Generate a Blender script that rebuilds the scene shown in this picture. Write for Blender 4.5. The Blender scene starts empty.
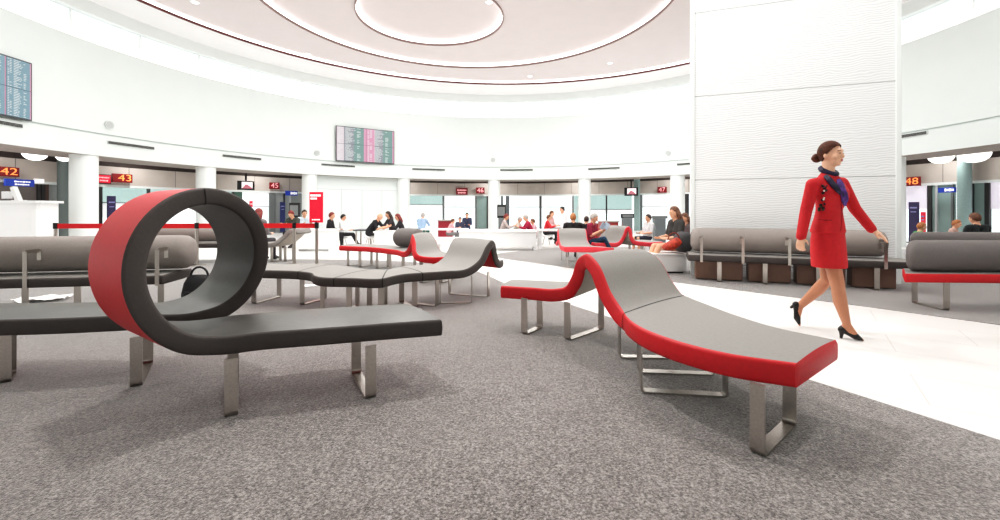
import bpy, bmesh, math, random
from mathutils import Vector, Matrix, Quaternion
random.seed(7)
S = bpy.context.scene
COL = S.collection
F, CH, HZ = 430.0, 1.17, 210.0          # focal length in px of the 1000 px frame, eye height, horizon row
V = Vector
PI = math.pi
def G(x, y, z=0.0):
    D = F*(CH-z)/(y-HZ)
    return V(((x-500)/F*D, D, z))
def at(x, y, D):
    return V(((x-500)/F*D, D, CH-(y-HZ)*D/F))
RC = V((0.0, 11.2, 0.0))                # centre of the round hall
def pol(R, deg, z=0.0):
    a = math.radians(deg)
    return V((RC.x+R*math.cos(a), RC.y+R*math.sin(a), z))
def ray(x, R):
    k = (x-500)/F
    a = k*k+1; b = -2*RC.y; c = RC.y**2-R*R
    t = (-b+math.sqrt(b*b-4*a*c))/(2*a)
    return V((k*t, t, 0))
# ------------------------------------------------------------------ materials
def lin(c):
    return tuple(((v/255)/12.92 if v/255 <= .04045 else ((v/255+.055)/1.055)**2.4) for v in c)
_m = {}
def mat(name, rgb, rough=.5, metal=0.0, var=.06, scale=30, bump=0.0, emit=0.0, spec=.5, coat=0.0):
    if name in _m: return _m[name]
    m = bpy.data.materials.new(name); m.use_nodes = True
    nt = m.node_tree; b = nt.nodes['Principled BSDF']
    c = lin(rgb)
    tc = nt.nodes.new('ShaderNodeTexCoord')
    n = nt.nodes.new('ShaderNodeTexNoise'); n.inputs['Scale'].default_value = scale; n.inputs['Detail'].default_value = 3
    nt.links.new(tc.outputs['Object'], n.inputs['Vector'])
    r = nt.nodes.new('ShaderNodeValToRGB')
    r.color_ramp.elements[0].position = .3; r.color_ramp.elements[1].position = .7
    r.color_ramp.elements[0].color = (*[v*(1-var) for v in c], 1)
    r.color_ramp.elements[1].color = (*[min(1, v*(1+var)) for v in c], 1)
    nt.links.new(n.outputs['Fac'], r.inputs['Fac'])
    nt.links.new(r.outputs['Color'], b.inputs['Base Color'])
    b.inputs['Roughness'].default_value = rough; b.inputs['Metallic'].default_value = metal
    b.inputs['Specular IOR Level'].default_value = spec
    b.inputs['Coat Weight'].default_value = coat
    if emit:
        nt.links.new(r.outputs['Color'], b.inputs['Emission Color']); b.inputs['Emission Strength'].default_value = emit
    if bump:
        bp = nt.nodes.new('ShaderNodeBump'); bp.inputs['Strength'].default_value = bump; bp.inputs['Distance'].default_value = .01
        nt.links.new(n.outputs['Fac'], bp.inputs['Height']); nt.links.new(bp.outputs['Normal'], b.inputs['Normal'])
    _m[name] = m
    return m
def glass(name, rgb, refl=.06):
    m = bpy.data.materials.new(name); m.use_nodes = True
    nt = m.node_tree; nt.nodes.clear()
    o = nt.nodes.new('ShaderNodeOutputMaterial'); mx = nt.nodes.new('ShaderNodeMixShader')
    t = nt.nodes.new('ShaderNodeBsdfTransparent'); g = nt.nodes.new('ShaderNodeBsdfGlossy')
    t.inputs[0].default_value = (*lin(rgb), 1); g.inputs['Roughness'].default_value = .03
    mx.inputs[0].default_value = refl
    nt.links.new(t.outputs[0], mx.inputs[1]); nt.links.new(g.outputs[0], mx.inputs[2]); nt.links.new(mx.outputs[0], o.inputs[0])
    return m
def carpet_mat():
    m = bpy.data.materials.new('carpet'); m.use_nodes = True
    nt = m.node_tree; b = nt.nodes['Principled BSDF']; L = nt.links.new
    tc = nt.nodes.new('ShaderNodeTexCoord')
    n1 = nt.nodes.new('ShaderNodeTexNoise'); n1.inputs['Scale'].default_value = 90; n1.inputs['Detail'].default_value = 4; n1.inputs['Roughness'].default_value = .75
    n2 = nt.nodes.new('ShaderNodeTexNoise'); n2.inputs['Scale'].default_value = 3.2; n2.inputs['Detail'].default_value = 4
    n3 = nt.nodes.new('ShaderNodeTexVoronoi'); n3.inputs['Scale'].default_value = 130
    for n in (n1, n2, n3): L(tc.outputs['Object'], n.inputs['Vector'])
    r = nt.nodes.new('ShaderNodeValToRGB'); e = r.color_ramp.elements
    e[0].position = .35; e[0].color = (*lin((66, 60, 59)), 1)
    e[1].position = .67; e[1].color = (*lin((192, 185, 182)), 1)
    k = e.new(.5); k.color = (*lin((128, 122, 119)), 1)
    L(n1.outputs['Fac'], r.inputs['Fac'])
    mx = nt.nodes.new('ShaderNodeMix'); mx.data_type = 'RGBA'; mx.blend_type = 'MULTIPLY'; mx.inputs[0].default_value = .35
    r2 = nt.nodes.new('ShaderNodeValToRGB'); r2.color_ramp.elements[0].position = .3; r2.color_ramp.elements[0].color = (.6, .58, .58, 1)
    r2.color_ramp.elements[1].position = .7
    L(n2.outputs['Fac'], r2.inputs['Fac']); L(r.outputs['Color'], mx.inputs[6]); L(r2.outputs['Color'], mx.inputs[7])
    L(mx.outputs[2], b.inputs['Base Color'])
    b.inputs['Roughness'].default_value = .95; b.inputs['Specular IOR Level'].default_value = .1
    b.inputs['Sheen Weight'].default_value = 1.0; b.inputs['Sheen Roughness'].default_value = .4
    bp = nt.nodes.new('ShaderNodeBump'); bp.inputs['Strength'].default_value = .35; bp.inputs['Distance'].default_value = .008
    L(n3.outputs['Distance'], bp.inputs['Height']); L(bp.outputs['Normal'], b.inputs['Normal'])
    return m
def tile_mat():
    m = bpy.data.materials.new('white_tile'); m.use_nodes = True
    nt = m.node_tree; b = nt.nodes['Principled BSDF']; L = nt.links.new
    tc = nt.nodes.new('ShaderNodeTexCoord')
    mp = nt.nodes.new('ShaderNodeMapping'); mp.inputs['Rotation'].default_value = (0, 0, .62)
    br = nt.nodes.new('ShaderNodeTexBrick'); br.inputs['Scale'].default_value = 1.0
    br.inputs['Brick Width'].default_value = 1.2; br.inputs['Row Height'].default_value = .6
    br.inputs['Mortar Size'].default_value = .004; br.inputs['Mortar Smooth'].default_value = .2
    br.inputs['Color1'].default_value = (*lin((236, 233, 230)), 1); br.inputs['Color2'].default_value = (*lin((240, 238, 235)), 1)
    br.inputs['Mortar'].default_value = (*lin((214, 210, 206)), 1)
    L(tc.outputs['Object'], mp.inputs[0]); L(mp.outputs[0], br.inputs['Vector']); L(br.outputs['Color'], b.inputs['Base Color'])
    b.inputs['Roughness'].default_value = .35
    return m
def wave_mat():
    m = bpy.data.materials.new('wave_cladding'); m.use_nodes = True
    nt = m.node_tree; b = nt.nodes['Principled BSDF']; L = nt.links.new
    tc = nt.nodes.new('ShaderNodeTexCoord')
    mp = nt.nodes.new('ShaderNodeMapping'); mp.inputs['Scale'].default_value = (.8, .8, 1.0); mp.inputs['Rotation'].default_value = (.0, .06, 0)
    w = nt.nodes.new('ShaderNodeTexWave'); w.wave_type = 'BANDS'; w.bands_direction = 'Z'
    w.inputs['Scale'].default_value = 8.0; w.inputs['Distortion'].default_value = 6.5; w.inputs['Detail'].default_value = 1.2
    w.inputs['Detail Scale'].default_value = .8
    L(tc.outputs['Object'], mp.inputs[0]); L(mp.outputs[0], w.inputs['Vector'])
    sp = nt.nodes.new('ShaderNodeSeparateXYZ'); L(tc.outputs['Object'], sp.inputs[0])
    ma = nt.nodes.new('ShaderNodeMath'); ma.operation = 'MULTIPLY_ADD'; ma.inputs[1].default_value = 1/1.5; ma.inputs[2].default_value = 10-4.15/1.5+3.95/1.5
    mf = nt.nodes.new('ShaderNodeMath'); mf.operation = 'FRACT'; L(sp.outputs['Z'], ma.inputs[0]); L(ma.outputs[0], mf.inputs[0])
    r2 = nt.nodes.new('ShaderNodeValToRGB'); r2.color_ramp.interpolation = 'CONSTANT'; r2.color_ramp.elements[0].position = .0; r2.color_ramp.elements[0].color = (*lin((196, 196, 196)), 1)
    r2.color_ramp.elements[1].position = .008; r2.color_ramp.elements[1].color = (1, 1, 1, 1)
    L(mf.outputs[0], r2.inputs['Fac'])
    r = nt.nodes.new('ShaderNodeValToRGB'); r.color_ramp.elements[0].color = (*lin((230, 231, 231)), 1); r.color_ramp.elements[1].color = (*lin((244, 245, 245)), 1)
    r.color_ramp.elements[0].position = .1; r.color_ramp.elements[1].position = .6
    L(w.outputs['Fac'], r.inputs['Fac'])
    mx = nt.nodes.new('ShaderNodeMix'); mx.data_type = 'RGBA'; mx.blend_type = 'MULTIPLY'; mx.inputs[0].default_value = 1
    L(r.outputs['Color'], mx.inputs[6]); L(r2.outputs['Color'], mx.inputs[7]); L(mx.outputs[2], b.inputs['Base Color'])
    bp = nt.nodes.new('ShaderNodeBump'); bp.inputs['Strength'].default_value = .13; bp.inputs['Distance'].default_value = .02
    L(w.outputs['Fac'], bp.inputs['Height']); L(bp.outputs['Normal'], b.inputs['Normal'])
    b.inputs['Roughness'].default_value = .45
    return m
WHITE = mat('white_paint', (236, 240, 238), .6, var=.01, scale=2)
WALLM = mat('drum_paint', (225, 232, 229), .6, var=.012, scale=1.5)
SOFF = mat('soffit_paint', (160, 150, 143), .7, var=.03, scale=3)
CEILA = mat('ceiling_white', (247, 245, 245), .8, var=.01, scale=2)
CEILB = mat('ceiling_pale', (232, 222, 222), .8, var=.012, scale=2)
MAROON = mat('maroon_trim', (112, 62, 62), .5)
BRONZE = mat('bronze_trim', (150, 128, 124), .5)
COVE = mat('cove_glow', (255, 250, 248), .5, emit=2.2, var=0)
TAUPE = mat('fascia_panel', (198, 188, 180), .6, var=.05, scale=2)
DARKC = mat('dark_ceiling', (74, 62, 58), .7, var=.2, scale=8)
LAMP = mat('lamp_white', (255, 254, 250), .4, emit=1.6, var=0)
GREY = mat('grey_fabric', (144, 141, 137), .7, var=.05, scale=60, bump=.08)
GREYA = mat('slate_leather', (86, 84, 81), .36, var=.06, scale=25, bump=.08)
DGREY = mat('dark_grey_fabric', (70, 63, 60), .7, var=.07, scale=50, bump=.1)
RED = mat('red_fabric', (205, 22, 34), .5, var=.05, scale=40, bump=.06)
REDU = mat('red_underside', (190, 30, 36), .6)
BEIGE = mat('beige_underside', (190, 184, 174), .7)
BOLST = mat('bolster_fabric', (146, 138, 133), .8, var=.05, scale=60, bump=.1)
BOLSTD = mat('bolster_dark', (112, 106, 104), .7, var=.05, scale=60, bump=.1)
STEEL = mat('brushed_steel', (190, 184, 178), .28, metal=1.0, var=.08, scale=90)
CHROME = mat('chrome', (205, 203, 200), .15, metal=1.0, var=.05)
BLACK = mat('black_plastic', (22, 21, 22), .45)
SEAM = mat('seam_shadow', (30, 27, 26), .9)
TEAL = glass('teal_glass', (201, 214, 211))
CLEAR = glass('clear_glass', (248, 252, 252))
MULL = mat('mullion_grey', (122, 126, 126), .4, var=.06)
MULLD = mat('mullion_dark', (52, 50, 50), .4)
FROST = mat('frosted_panel', (238, 241, 241), .5, var=.01, emit=.6)  # emission stands in for daylight, keeps the panels white
# ------------------------------------------------------------------ mesh helpers
def tag(o, label=None, cat=None, group=None, kind=None):
    if label: o['label'] = label
    if cat: o['category'] = cat
    if group: o['group'] = group
    if kind: o['kind'] = kind
    return o
def empty(name, loc=(0, 0, 0), rz=0.0):
    o = bpy.data.objects.new(name, None); COL.objects.link(o)
    o.location = loc; o.rotation_euler = (0, 0, rz); o.empty_display_size = .1
    return o
def mkobj(name, me, mats, parent=None, smooth=False, angle=None):
    for m in (mats if isinstance(mats, (list, tuple)) else [mats]): me.materials.append(m)
    if smooth:
        for p in me.polygons: p.use_smooth = True
        if angle:
            try: me.set_sharp_from_angle(angle=math.radians(angle))
            except Exception: pass
    o = bpy.data.objects.new(name, me); COL.objects.link(o)
    if parent is not None:
        o.parent = parent
        if parent.type == 'EMPTY': o.matrix_parent_inverse = parent.matrix_basis.inverted()
    return o
class MB:
    def __init__(s): s.bm = bmesh.new()
    def box(s, c, size, rz=0.0, bev=0.0, rot=None):
        R = rot if rot is not None else Matrix.Rotation(rz, 3, 'Z')
        M = Matrix.Translation(V(c)) @ R.to_4x4() @ Matrix.Diagonal((size[0], size[1], size[2], 1))
        r = bmesh.ops.create_cube(s.bm, size=1, matrix=M)
        if bev:
            es = list({e for v in r['verts'] for e in v.link_edges})
            bmesh.ops.bevel(s.bm, geom=es, offset=bev, segments=2, affect='EDGES', profile=.5)
        return s
    def bar(s, a, b, w, t, up=V((0, 0, 1)), bev=0.0):
        a, b = V(a), V(b); d = (b-a); L = d.length; d.normalize()
        x = d.cross(up)
        if x.length < 1e-4: x = d.cross(V((1, 0, 0)))
        x.normalize(); y = x.cross(d)
        R = Matrix((x, y, d)).transposed()
        return s.box((a+b)/2, (w, t, L), rot=R, bev=bev)
    def ring(s, c, x, y, n=12):
        return [s.bm.verts.new(V(c)+V(x)*math.cos(2*PI*i/n)+V(y)*math.sin(2*PI*i/n)) for i in range(n)]
    def loft(s, rings, cap=True, n=12):
        rs = [s.ring(c, x, y, n) for c, x, y in rings]
        for a, b in zip(rs, rs[1:]):
            for i in range(n): s.bm.faces.new((a[i], a[(i+1) % n], b[(i+1) % n], b[i]))
        if cap:
            s.bm.faces.new(rs[0][::-1]); s.bm.faces.new(rs[-1])
        return s
    def tube(s, pts, rads, n=12, cap=True):
        pts = [V(p) for p in pts]
        if not isinstance(rads, (list, tuple)): rads = [rads]*len(pts)
        prev = None; rings = []
        for i, p in enumerate(pts):
            d = (pts[min(i+1, len(pts)-1)]-pts[max(i-1, 0)]).normalized()
            if prev is None:
                x = d.cross(V((0, 0, 1)))
                if x.length < .05: x = d.cross(V((1, 0, 0)))
            else: x = prev-d*prev.dot(d)
            x.normalize(); prev = x; y = d.cross(x)
            rings.append((p, x*rads[i], y*rads[i]))
        return s.loft(rings, cap, n)
    def ball(s, c, r, rot=None, seg=12):
        r = r if isinstance(r, (list, tuple)) else (r, r, r)
        R3 = rot if rot is not None else Matrix.Identity(3); c = V(c); nv = max(6, seg*2//3); rows = []
        for i in range(1, nv):
            t = PI*i/nv
            rows.append([s.bm.verts.new(c+R3 @ V((r[0]*math.sin(t)*math.cos(2*PI*j/seg), r[1]*math.sin(t)*math.sin(2*PI*j/seg), r[2]*math.cos(t)))) for j in range(seg)])
        top = s.bm.verts.new(c+R3 @ V((0, 0, r[2]))); bot = s.bm.verts.new(c+R3 @ V((0, 0, -r[2])))
        for j in range(seg):
            k = (j+1) % seg
            s.bm.faces.new((top, rows[0][j], rows[0][k])); s.bm.faces.new((bot, rows[-1][k], rows[-1][j]))
            for A, B in zip(rows, rows[1:]): s.bm.faces.new((A[j], B[j], B[k], A[k]))
        return s
    def caps(s, a, b, ra, rb, n=10):            # tapered limb with round ends
        a, b = V(a), V(b)
        s.tube([a, b], [ra, rb], n); s.ball(a, ra, seg=n); s.ball(b, rb, seg=n)
        return s
    def cyl(s, a, b, r, n=20): return s.tube([a, b], [r, r], n)
    def poly(s, pts):
        s.bm.faces.new([s.bm.verts.new(V(p)) for p in pts]); return s
    def prism(s, pts2, z0, z1):
        lo = [s.bm.verts.new((p[0], p[1], z0)) for p in pts2]; hi = [s.bm.verts.new((p[0], p[1], z1)) for p in pts2]
        n = len(lo)
        s.bm.faces.new(lo[::-1]); s.bm.faces.new(hi)
        for i in range(n): s.bm.faces.new((lo[i], lo[(i+1) % n], hi[(i+1) % n], hi[i]))
        return s
    def mesh(s, name='m'):
        bmesh.ops.recalc_face_normals(s.bm, faces=s.bm.faces)
        me = bpy.data.meshes.new(name); s.bm.to_mesh(me); s.bm.free(); return me
    def build(s, name, m, parent=None, smooth=False, angle=35):
        return mkobj(name, s.mesh(name), m, parent, smooth, angle)
def revolve(prof, a0, a1, n, c=RC, closed=None):
    bm = bmesh.new(); full = abs(a1-a0) >= 359.9
    m = n if full else n+1; rows = []
    for i in range(m):
        a = math.radians(a0+(a1-a0)*i/n)
        rows.append([bm.verts.new((c.x+R*math.cos(a), c.y+R*math.sin(a), z)) for R, z in prof])
    k = len(prof)
    for i in range(n):
        A, B = rows[i], rows[(i+1) % m]
        for j in range(k if closed else k-1):
            bm.faces.new((A[j], A[(j+1) % k], B[(j+1) % k], B[j]))
    if closed and not full:
        bm.faces.new(rows[0]); bm.faces.new(rows[-1][::-1])
    bmesh.ops.recalc_face_normals(bm, faces=bm.faces)
    me = bpy.data.meshes.new('rev'); bm.to_mesh(me); bm.free(); return me
def struct(o): o['kind'] = 'structure'; return o
def textmesh(name, txt, size, m, parent, M, width=None, align='CENTER'):
    cu = bpy.data.curves.new(name, 'FONT'); cu.body = txt; cu.size = size; cu.align_x = align; cu.align_y = 'CENTER'; cu.extrude = .002
    to = bpy.data.objects.new(name, cu); COL.objects.link(to)
    bpy.context.view_layer.update()
    me = bpy.data.meshes.new_from_object(to.evaluated_get(bpy.context.evaluated_depsgraph_get()))
    bpy.data.objects.remove(to)
    if width:
        w = max(v.co.x for v in me.vertices)-min(v.co.x for v in me.vertices)
        for v in me.vertices: v.co.x *= width/w
    for v in me.vertices: v.co = M @ v.co
    return mkobj(name, me, m, parent)
# ------------------------------------------------------------------ camera, world, light
cd = bpy.data.cameras.new('camera'); cam = bpy.data.objects.new('camera', cd); COL.objects.link(cam)
cam.location = (0, 0, CH); cam.rotation_euler = (PI/2, 0, 0)
cd.sensor_width = 36; cd.lens = 36*F/1000; cd.shift_y = -.05; cd.clip_start = .05; cd.clip_end = 200
S.camera = cam
W = bpy.data.worlds.new('sky'); S.world = W; W.use_nodes = True
W.node_tree.nodes['Background'].inputs[0].default_value = (.98, .99, 1, 1)
W.node_tree.nodes['Background'].inputs[1].default_value = 1.7
S.view_settings.view_transform = 'Standard'; S.view_settings.look = 'None'
S.view_settings.exposure = 0.0
S.view_settings.use_curve_mapping = True
cm = S.view_settings.curve_mapping; cv = cm.curves[3]
cv.points.new(.09, .066); cv.points.new(.45, .45); cv.points.new(.75, .77); cm.update()
S.cycles.use_denoising = True
S.cycles.max_bounces = 6; S.cycles.diffuse_bounces = 4; S.cycles.transparent_max_bounces = 12
S.cycles.sample_clamp_indirect = 6
# ------------------------------------------------------------------ room shell
def disc(R, c, n=96):
    return [(c.x+R*math.cos(2*PI*i/n), c.y+R*math.sin(2*PI*i/n)) for i in range(n)]
struct(MB().prism(disc(18.5, RC), -.1, 0).build('floor', tile_mat()))
CARP = carpet_mat()
near = [(-13.5, 8.2), (-13.9, 3), (-11, -3), (0, -3), (4.9, -3), (3.77, -.3), (2.53, 2.18), (2.26, 2.7), (1.1, 4.85), (.05, 6.9), (-.12, 7.4),
        (-.4, 8.1), (-1.0, 9.0), (-2.1, 9.75), (-3.5, 10.1), (-5, 10.2), (-7, 10.1), (-9.5, 9.6)]
struct(MB().prism(near, 0, .006).build('floor_carpet', CARP))
far = [(14, -3), (10.9, -3), (8.3, .3), (5.08, 4.37), (4.39, 5.24), (2.85, 6.95), (.28, 10.06), (-.25, 10.9), (0, 11.6), (.9, 12.6), (1.8, 13.1),
       (4, 13.6), (8, 13.2), (12, 12.8), (13.9, 9), (14.2, 3)]
struct(MB().prism(far, 0, .006).build('floor_carpet_far', CARP))
N = 144
# ring beam, drum, sill (one curved white wall)
drum = [(12.6, 2.85), (12.6, 3.5), (12.68, 3.5), (12.68, 3.56), (12.62, 3.56), (12.62, 6.3), (13.0, 6.3), (13.0, 2.85)]
struct(mkobj('wall_round', revolve(drum, 0, 360, N, closed=True), WALLM, None, True, 30))
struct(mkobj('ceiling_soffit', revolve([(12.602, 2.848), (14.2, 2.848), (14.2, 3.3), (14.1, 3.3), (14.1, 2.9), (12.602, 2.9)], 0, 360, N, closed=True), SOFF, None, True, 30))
struct(mkobj('ceiling_gate_zone', revolve([(14.2, 3.3), (16.6, 3.3), (16.6, 3.36), (14.2, 3.36)], 0, 360, N, closed=True), DARKC, None, True, 30))
# clerestory: glazing between drum and ceiling
struct(mkobj('window_1', revolve([(12.85, 6.3), (12.85, 7.18)], 0, 360, N), CLEAR, None, True))
struct(mkobj('wall_round_upper', revolve([(12.7, 7.18), (12.7, 7.62), (13.0, 7.62), (13.0, 7.18)], 0, 360, N, closed=True), WHITE, None, True, 30))
for a in range(0, 360, 9):
    p = pol(12.85, a+2, 6.74)
    struct(MB().box(p, (.05, .045, .9), rz=math.radians(a+2)).build('window_1_mullion', WHITE))
def annulus(Ro, co, Ri, ci, z, n=N):
    bm = bmesh.new(); a = []; b = []
    for i in range(n):
        t = 2*PI*i/n
        a.append(bm.verts.new((co.x+Ro*math.cos(t), co.y+Ro*math.sin(t), z)))
        if Ri: b.append(bm.verts.new((ci.x+Ri*math.cos(t), ci.y+Ri*math.sin(t), z)))
    if Ri:
        for i in range(n): bm.faces.new((a[i], b[i], b[(i+1) % n], a[(i+1) % n]))
    else: bm.faces.new(a[::-1])
    me = bpy.data.meshes.new('ann'); bm.to_mesh(me); bm.free(); return me
RINGS = [(11.65, V((.3, 10.15, 0)), 7.57, 7.71, MAROON), (6.39, V((-1.03, 13.3, 0)), 7.71, 7.88, BRONZE), (2.5, V((-2.4, 14.95, 0)), 7.88, 8.08, BRONZE)]
struct(mkobj('ceiling_outer', annulus(13.0, RC, RINGS[0][0], RINGS[0][1], 7.57), CEILA))
for k, (R, c, z0, z1, tm) in enumerate(RINGS):
    Ri, ci = (RINGS[k+1][0], RINGS[k+1][1]) if k < 2 else (None, None)
    struct(mkobj(['ceiling_middle', 'ceiling_inner', 'ceiling_centre'][k], annulus(R+.001, c, Ri, ci, z1), CEILB))
    struct(mkobj('trim_%d' % (k+1), revolve([(R-.005, z0-.05), (R-.005, z0+.03), (R+.03, z0+.03), (R+.03, z0-.05)], 0, 360, N, c, closed=True), tm, None, True, 30))
    struct(mkobj('ceiling_cove', revolve([(R, z0+.03), (R, z1)], 0, 360, N, c), COVE, None, True))
struct(mkobj('trim_ledge_light', revolve([(12.66, 6.32), (12.8, 6.32), (12.8, 6.3), (12.66, 6.3)], 0, 360, N, closed=True), mat('ledge_light', (255, 252, 248), .5, emit=3.0, var=0), None, True, 30))  # glowing ring added on the sill to brighten the ceiling edge
# columns
def angx(x, R=12.96):
    p = ray(x, R); return math.degrees(math.atan2(p.y-RC.y, p.x-RC.x))
CANG = [-27, -9, angx(892), 28]+[angx(x) for x in (677.5, 584.5, 494, 403.5, 309.5, 206, 84)]+[190, 208]
for i, a in enumerate(CANG):
    w = .62 if i > 2 else .66
    struct(MB().cyl(pol(12.96, a, 0), pol(12.96, a, 2.86), .335, 40).build('column', WHITE, None, True))
# back half behind the camera
struct(mkobj('wall_behind', revolve([(14.1, 0), (14.1, 2.9), (14.3, 2.9), (14.3, 0)], 212, 330, 60, closed=True), WHITE, None, True, 30))
# pale closed bay between two columns
pb = revolve([(13.05, 0), (13.05, 2.86), (13.15, 2.86), (13.15, 0)], 115, 134, 24, closed=True)
PALE = mat('pale_panel', (228, 236, 234), .45, var=.01, scale=2)
struct(mkobj('wall_back', pb, PALE, None, True, 30))
J = MB()
for a in (118.5, 123.0, 127.5): J.box(pol(13.045, a, 1.1), (.01, .02, 2.2), rz=math.radians(a))
for q in range(19):
    J.box(pol(13.045, 115.5+q, 2.2), (.01, .24, .02), rz=math.radians(115.5+q))
struct(J.build('trim_back_joints', mat('joint_grey', (196, 204, 203), .6)))
# fascia of the gates
struct(mkobj('wall_gate_fascia', revolve([(16.0, 2.14), (16.0, 2.85), (16.1, 2.85), (16.1, 2.14)], -45, 225, 120, closed=True), TAUPE, None, True, 30))
struct(mkobj('wall_gate_fascia_top', revolve([(16.1, 2.7), (16.1, 3.36)], -45, 225, 120), DARKC, None, True, 30))
struct(mkobj('trim_gate_header', revolve([(15.98, 2.05), (15.98, 2.14), (16.14, 2.14), (16.14, 2.05)], -45, 225, 120, closed=True), WHITE, None, True, 30))
FJ = MB()
for a in range(-40, 222, 6): FJ.box(pol(15.998, a, 2.495), (.01, .02, .7), rz=math.radians(a))
struct(FJ.build('trim_fascia_joints', mat('fascia_joint', (140, 132, 126), .6)))
# ------------------------------------------------------------------ gate glazing, bay by bay
def cwall(x0, x1, z0, z1, R, th=.04):
    p, q = ray(x0, R), ray(x1, R); t = (q-p); L = t.length; t.normalize()
    return (p+q)/2+V((0, 0, (z0+z1)/2)), (L, th, z1-z0), math.atan2(t.y, t.x)
wn = [1]
def pane(x0, x1, z0, z1, m, R=16.06, name=None):
    c, sz, rz = cwall(x0, x1, z0, z1, R, .03)
    wn[0] += 0 if name else 1
    return struct(MB().box(c, sz, rz).build(name or 'window_%d' % wn[0], m))
def post(x, w=.08, m=None, z1=2.06, R=16.03):
    p = ray(x, R); a = math.atan2(p.y-RC.y, p.x-RC.x)
    return struct(MB().box(p+V((0, 0, z1/2)), (.1, w, z1), rz=a).build('trim_mullion', m or MULL))
LILAC = mat('lilac_blind', (238, 232, 246), .6, emit=.3, var=.01)
DOORG = mat('door_grey', (160, 164, 163), .5)
DARKG = mat('dark_lobby', (112, 104, 100), .6, var=.1, scale=3)
TEALP = mat('teal_grey_panel', (150, 172, 168), .45, var=.05, scale=3)
def teal_white(x0, x1, zs=1.45):
    pane(x0, x1, zs, 2.05, TEAL); pane(x0, x1, .9, zs, FROST); pane(x0, x1, 0, .9, CLEAR)
    c, sz, rz = cwall(x0, x1, zs-.02, zs+.02, 16.02); struct(MB().box(c, sz, rz).build('trim_transom', MULL))
def white(x0, x1, zs=1.35):
    pane(x0, x1, 0, zs, CLEAR); pane(x0, x1, zs, 2.05, FROST)
    c, sz, rz = cwall(x0, x1, zs-.025, zs+.025, 16.02); struct(MB().box(c, sz, rz).build('trim_transom', mat('transom_pale', (205, 208, 212), .5)))
# far left bay
pane(-40, 37, 0, 2.05, DARKG, name='wall_gate_left'); pane(37, 42, 0, 2.05, DOORG, name='door_1'); post(38, .07, MULLD); post(43, .12, MULLD); post(46, .1, mat('brown_frame', (92, 70, 62), .5)); pane(47, 58, 0, 2.05, DOORG, name='door_2')
pane(58, 97, 0, 2.05, TEAL)
# bay left of the ring
pane(95, 101, 0, 2.05, DOORG, name='door_3'); post(100.5, .08, MULLD); teal_white(101, 148); post(148.5, .09, MULLD); teal_white(149, 199); post(199, .1)
# bay with sign 45
teal_white(199, 234); post(233, .08, MULLD); post(238, .35, mat('dark_green_post', (74, 104, 92), .5)); white(242, 270); post(272, .3, MULL); pane(273, 305, 0, 2.05, DOORG, name='door_4'); post(284, .06, MULLD); post(290, .05, mat('frame_light', (196, 198, 198), .4))
pane(305, 330, 0, 2.05, CLEAR)
# centre bays
teal_white(404, 443, 1.5); post(443.5, .13, MULL); white(445, 475); post(476, .12, MULL); pane(477, 489, 0, 2.05, TEALP, name='door_5'); post(487.5, .1, MULLD)
pane(489, 504, 0, 2.05, CLEAR); post(502, .12, MULLD); post(507.5, .25, mat('slate_post', (112, 118, 122), .5)); white(510, 540); post(540.5, .14, mat('mullion_mid', (92, 92, 92), .4)); white(541, 572); post(573, .1, MULL); pane(574, 590, 0, 2.05, TEAL)
teal_white(590, 606, 1.2); post(606.5, .08, MULLD); teal_white(607, 632, 1.2); white(641, 678); post(641, .15, MULL); pane(678, 720, 0, 2.05, CLEAR); post(686, .3, MULLD)
pane(720, 900, 0, 2.05, CLEAR)
# right bay
pane(900, 929, 1.2, 2.05, LILAC); pane(900, 929, 0, 1.2, CLEAR); post(930, .12, MULLD); pane(931, 956, 0, 2.05, TEALP, name='door_6'); post(937, .06, mat('frame_light', (196, 198, 198), .4)); post(953, .06, MULL)
pane(957, 987, 0, 2.05, TEALP, name='door_7'); post(972, .1, MULLD); post(988, .12, MULLD); pane(989, 1060, 1.2, 2.05, LILAC); pane(989, 1060, 0, 1.2, CLEAR)
# round service columns in front of the gates
def round_column(x, R, r, m):
    p = ray(x, R)
    struct(MB().cyl(p, p+V((0, 0, 3.3)), r, 28).build('column_round', m, None, True))
round_column(64.5, 15.6, .19, mat('slate_column', (110, 120, 118), .5)); round_column(637, 15.5, .17, mat('teal_column', (150, 172, 170), .45)); round_column(964.5, 15.6, .175, mat('teal_column', (150, 172, 170), .45))
# wavy clad pillar in the middle of the hall
A0, B0 = V((3.47, 7.75, 0)), V((6.28, 6.78, 0))
t = (B0-A0).normalized(); nrm = V((-t.y, t.x, 0)); cc = (A0+B0)/2+nrm*.25
prz = math.atan2(t.y, t.x)
pil = MB().box((0, 0, 3.95), ((B0-A0).length, .5, 7.9)).build('wall_pillar', wave_mat()); pil.location = (cc.x, cc.y, 0); pil.rotation_euler = (0, 0, prz); struct(pil)
for P0 in (A0, B0):
    struct(MB().box(P0+V((0, 0, 3.95))+nrm*.01, (.07, .07, 7.9), rz=prz, bev=.01).build('trim_pillar_edge', WHITE))
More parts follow.
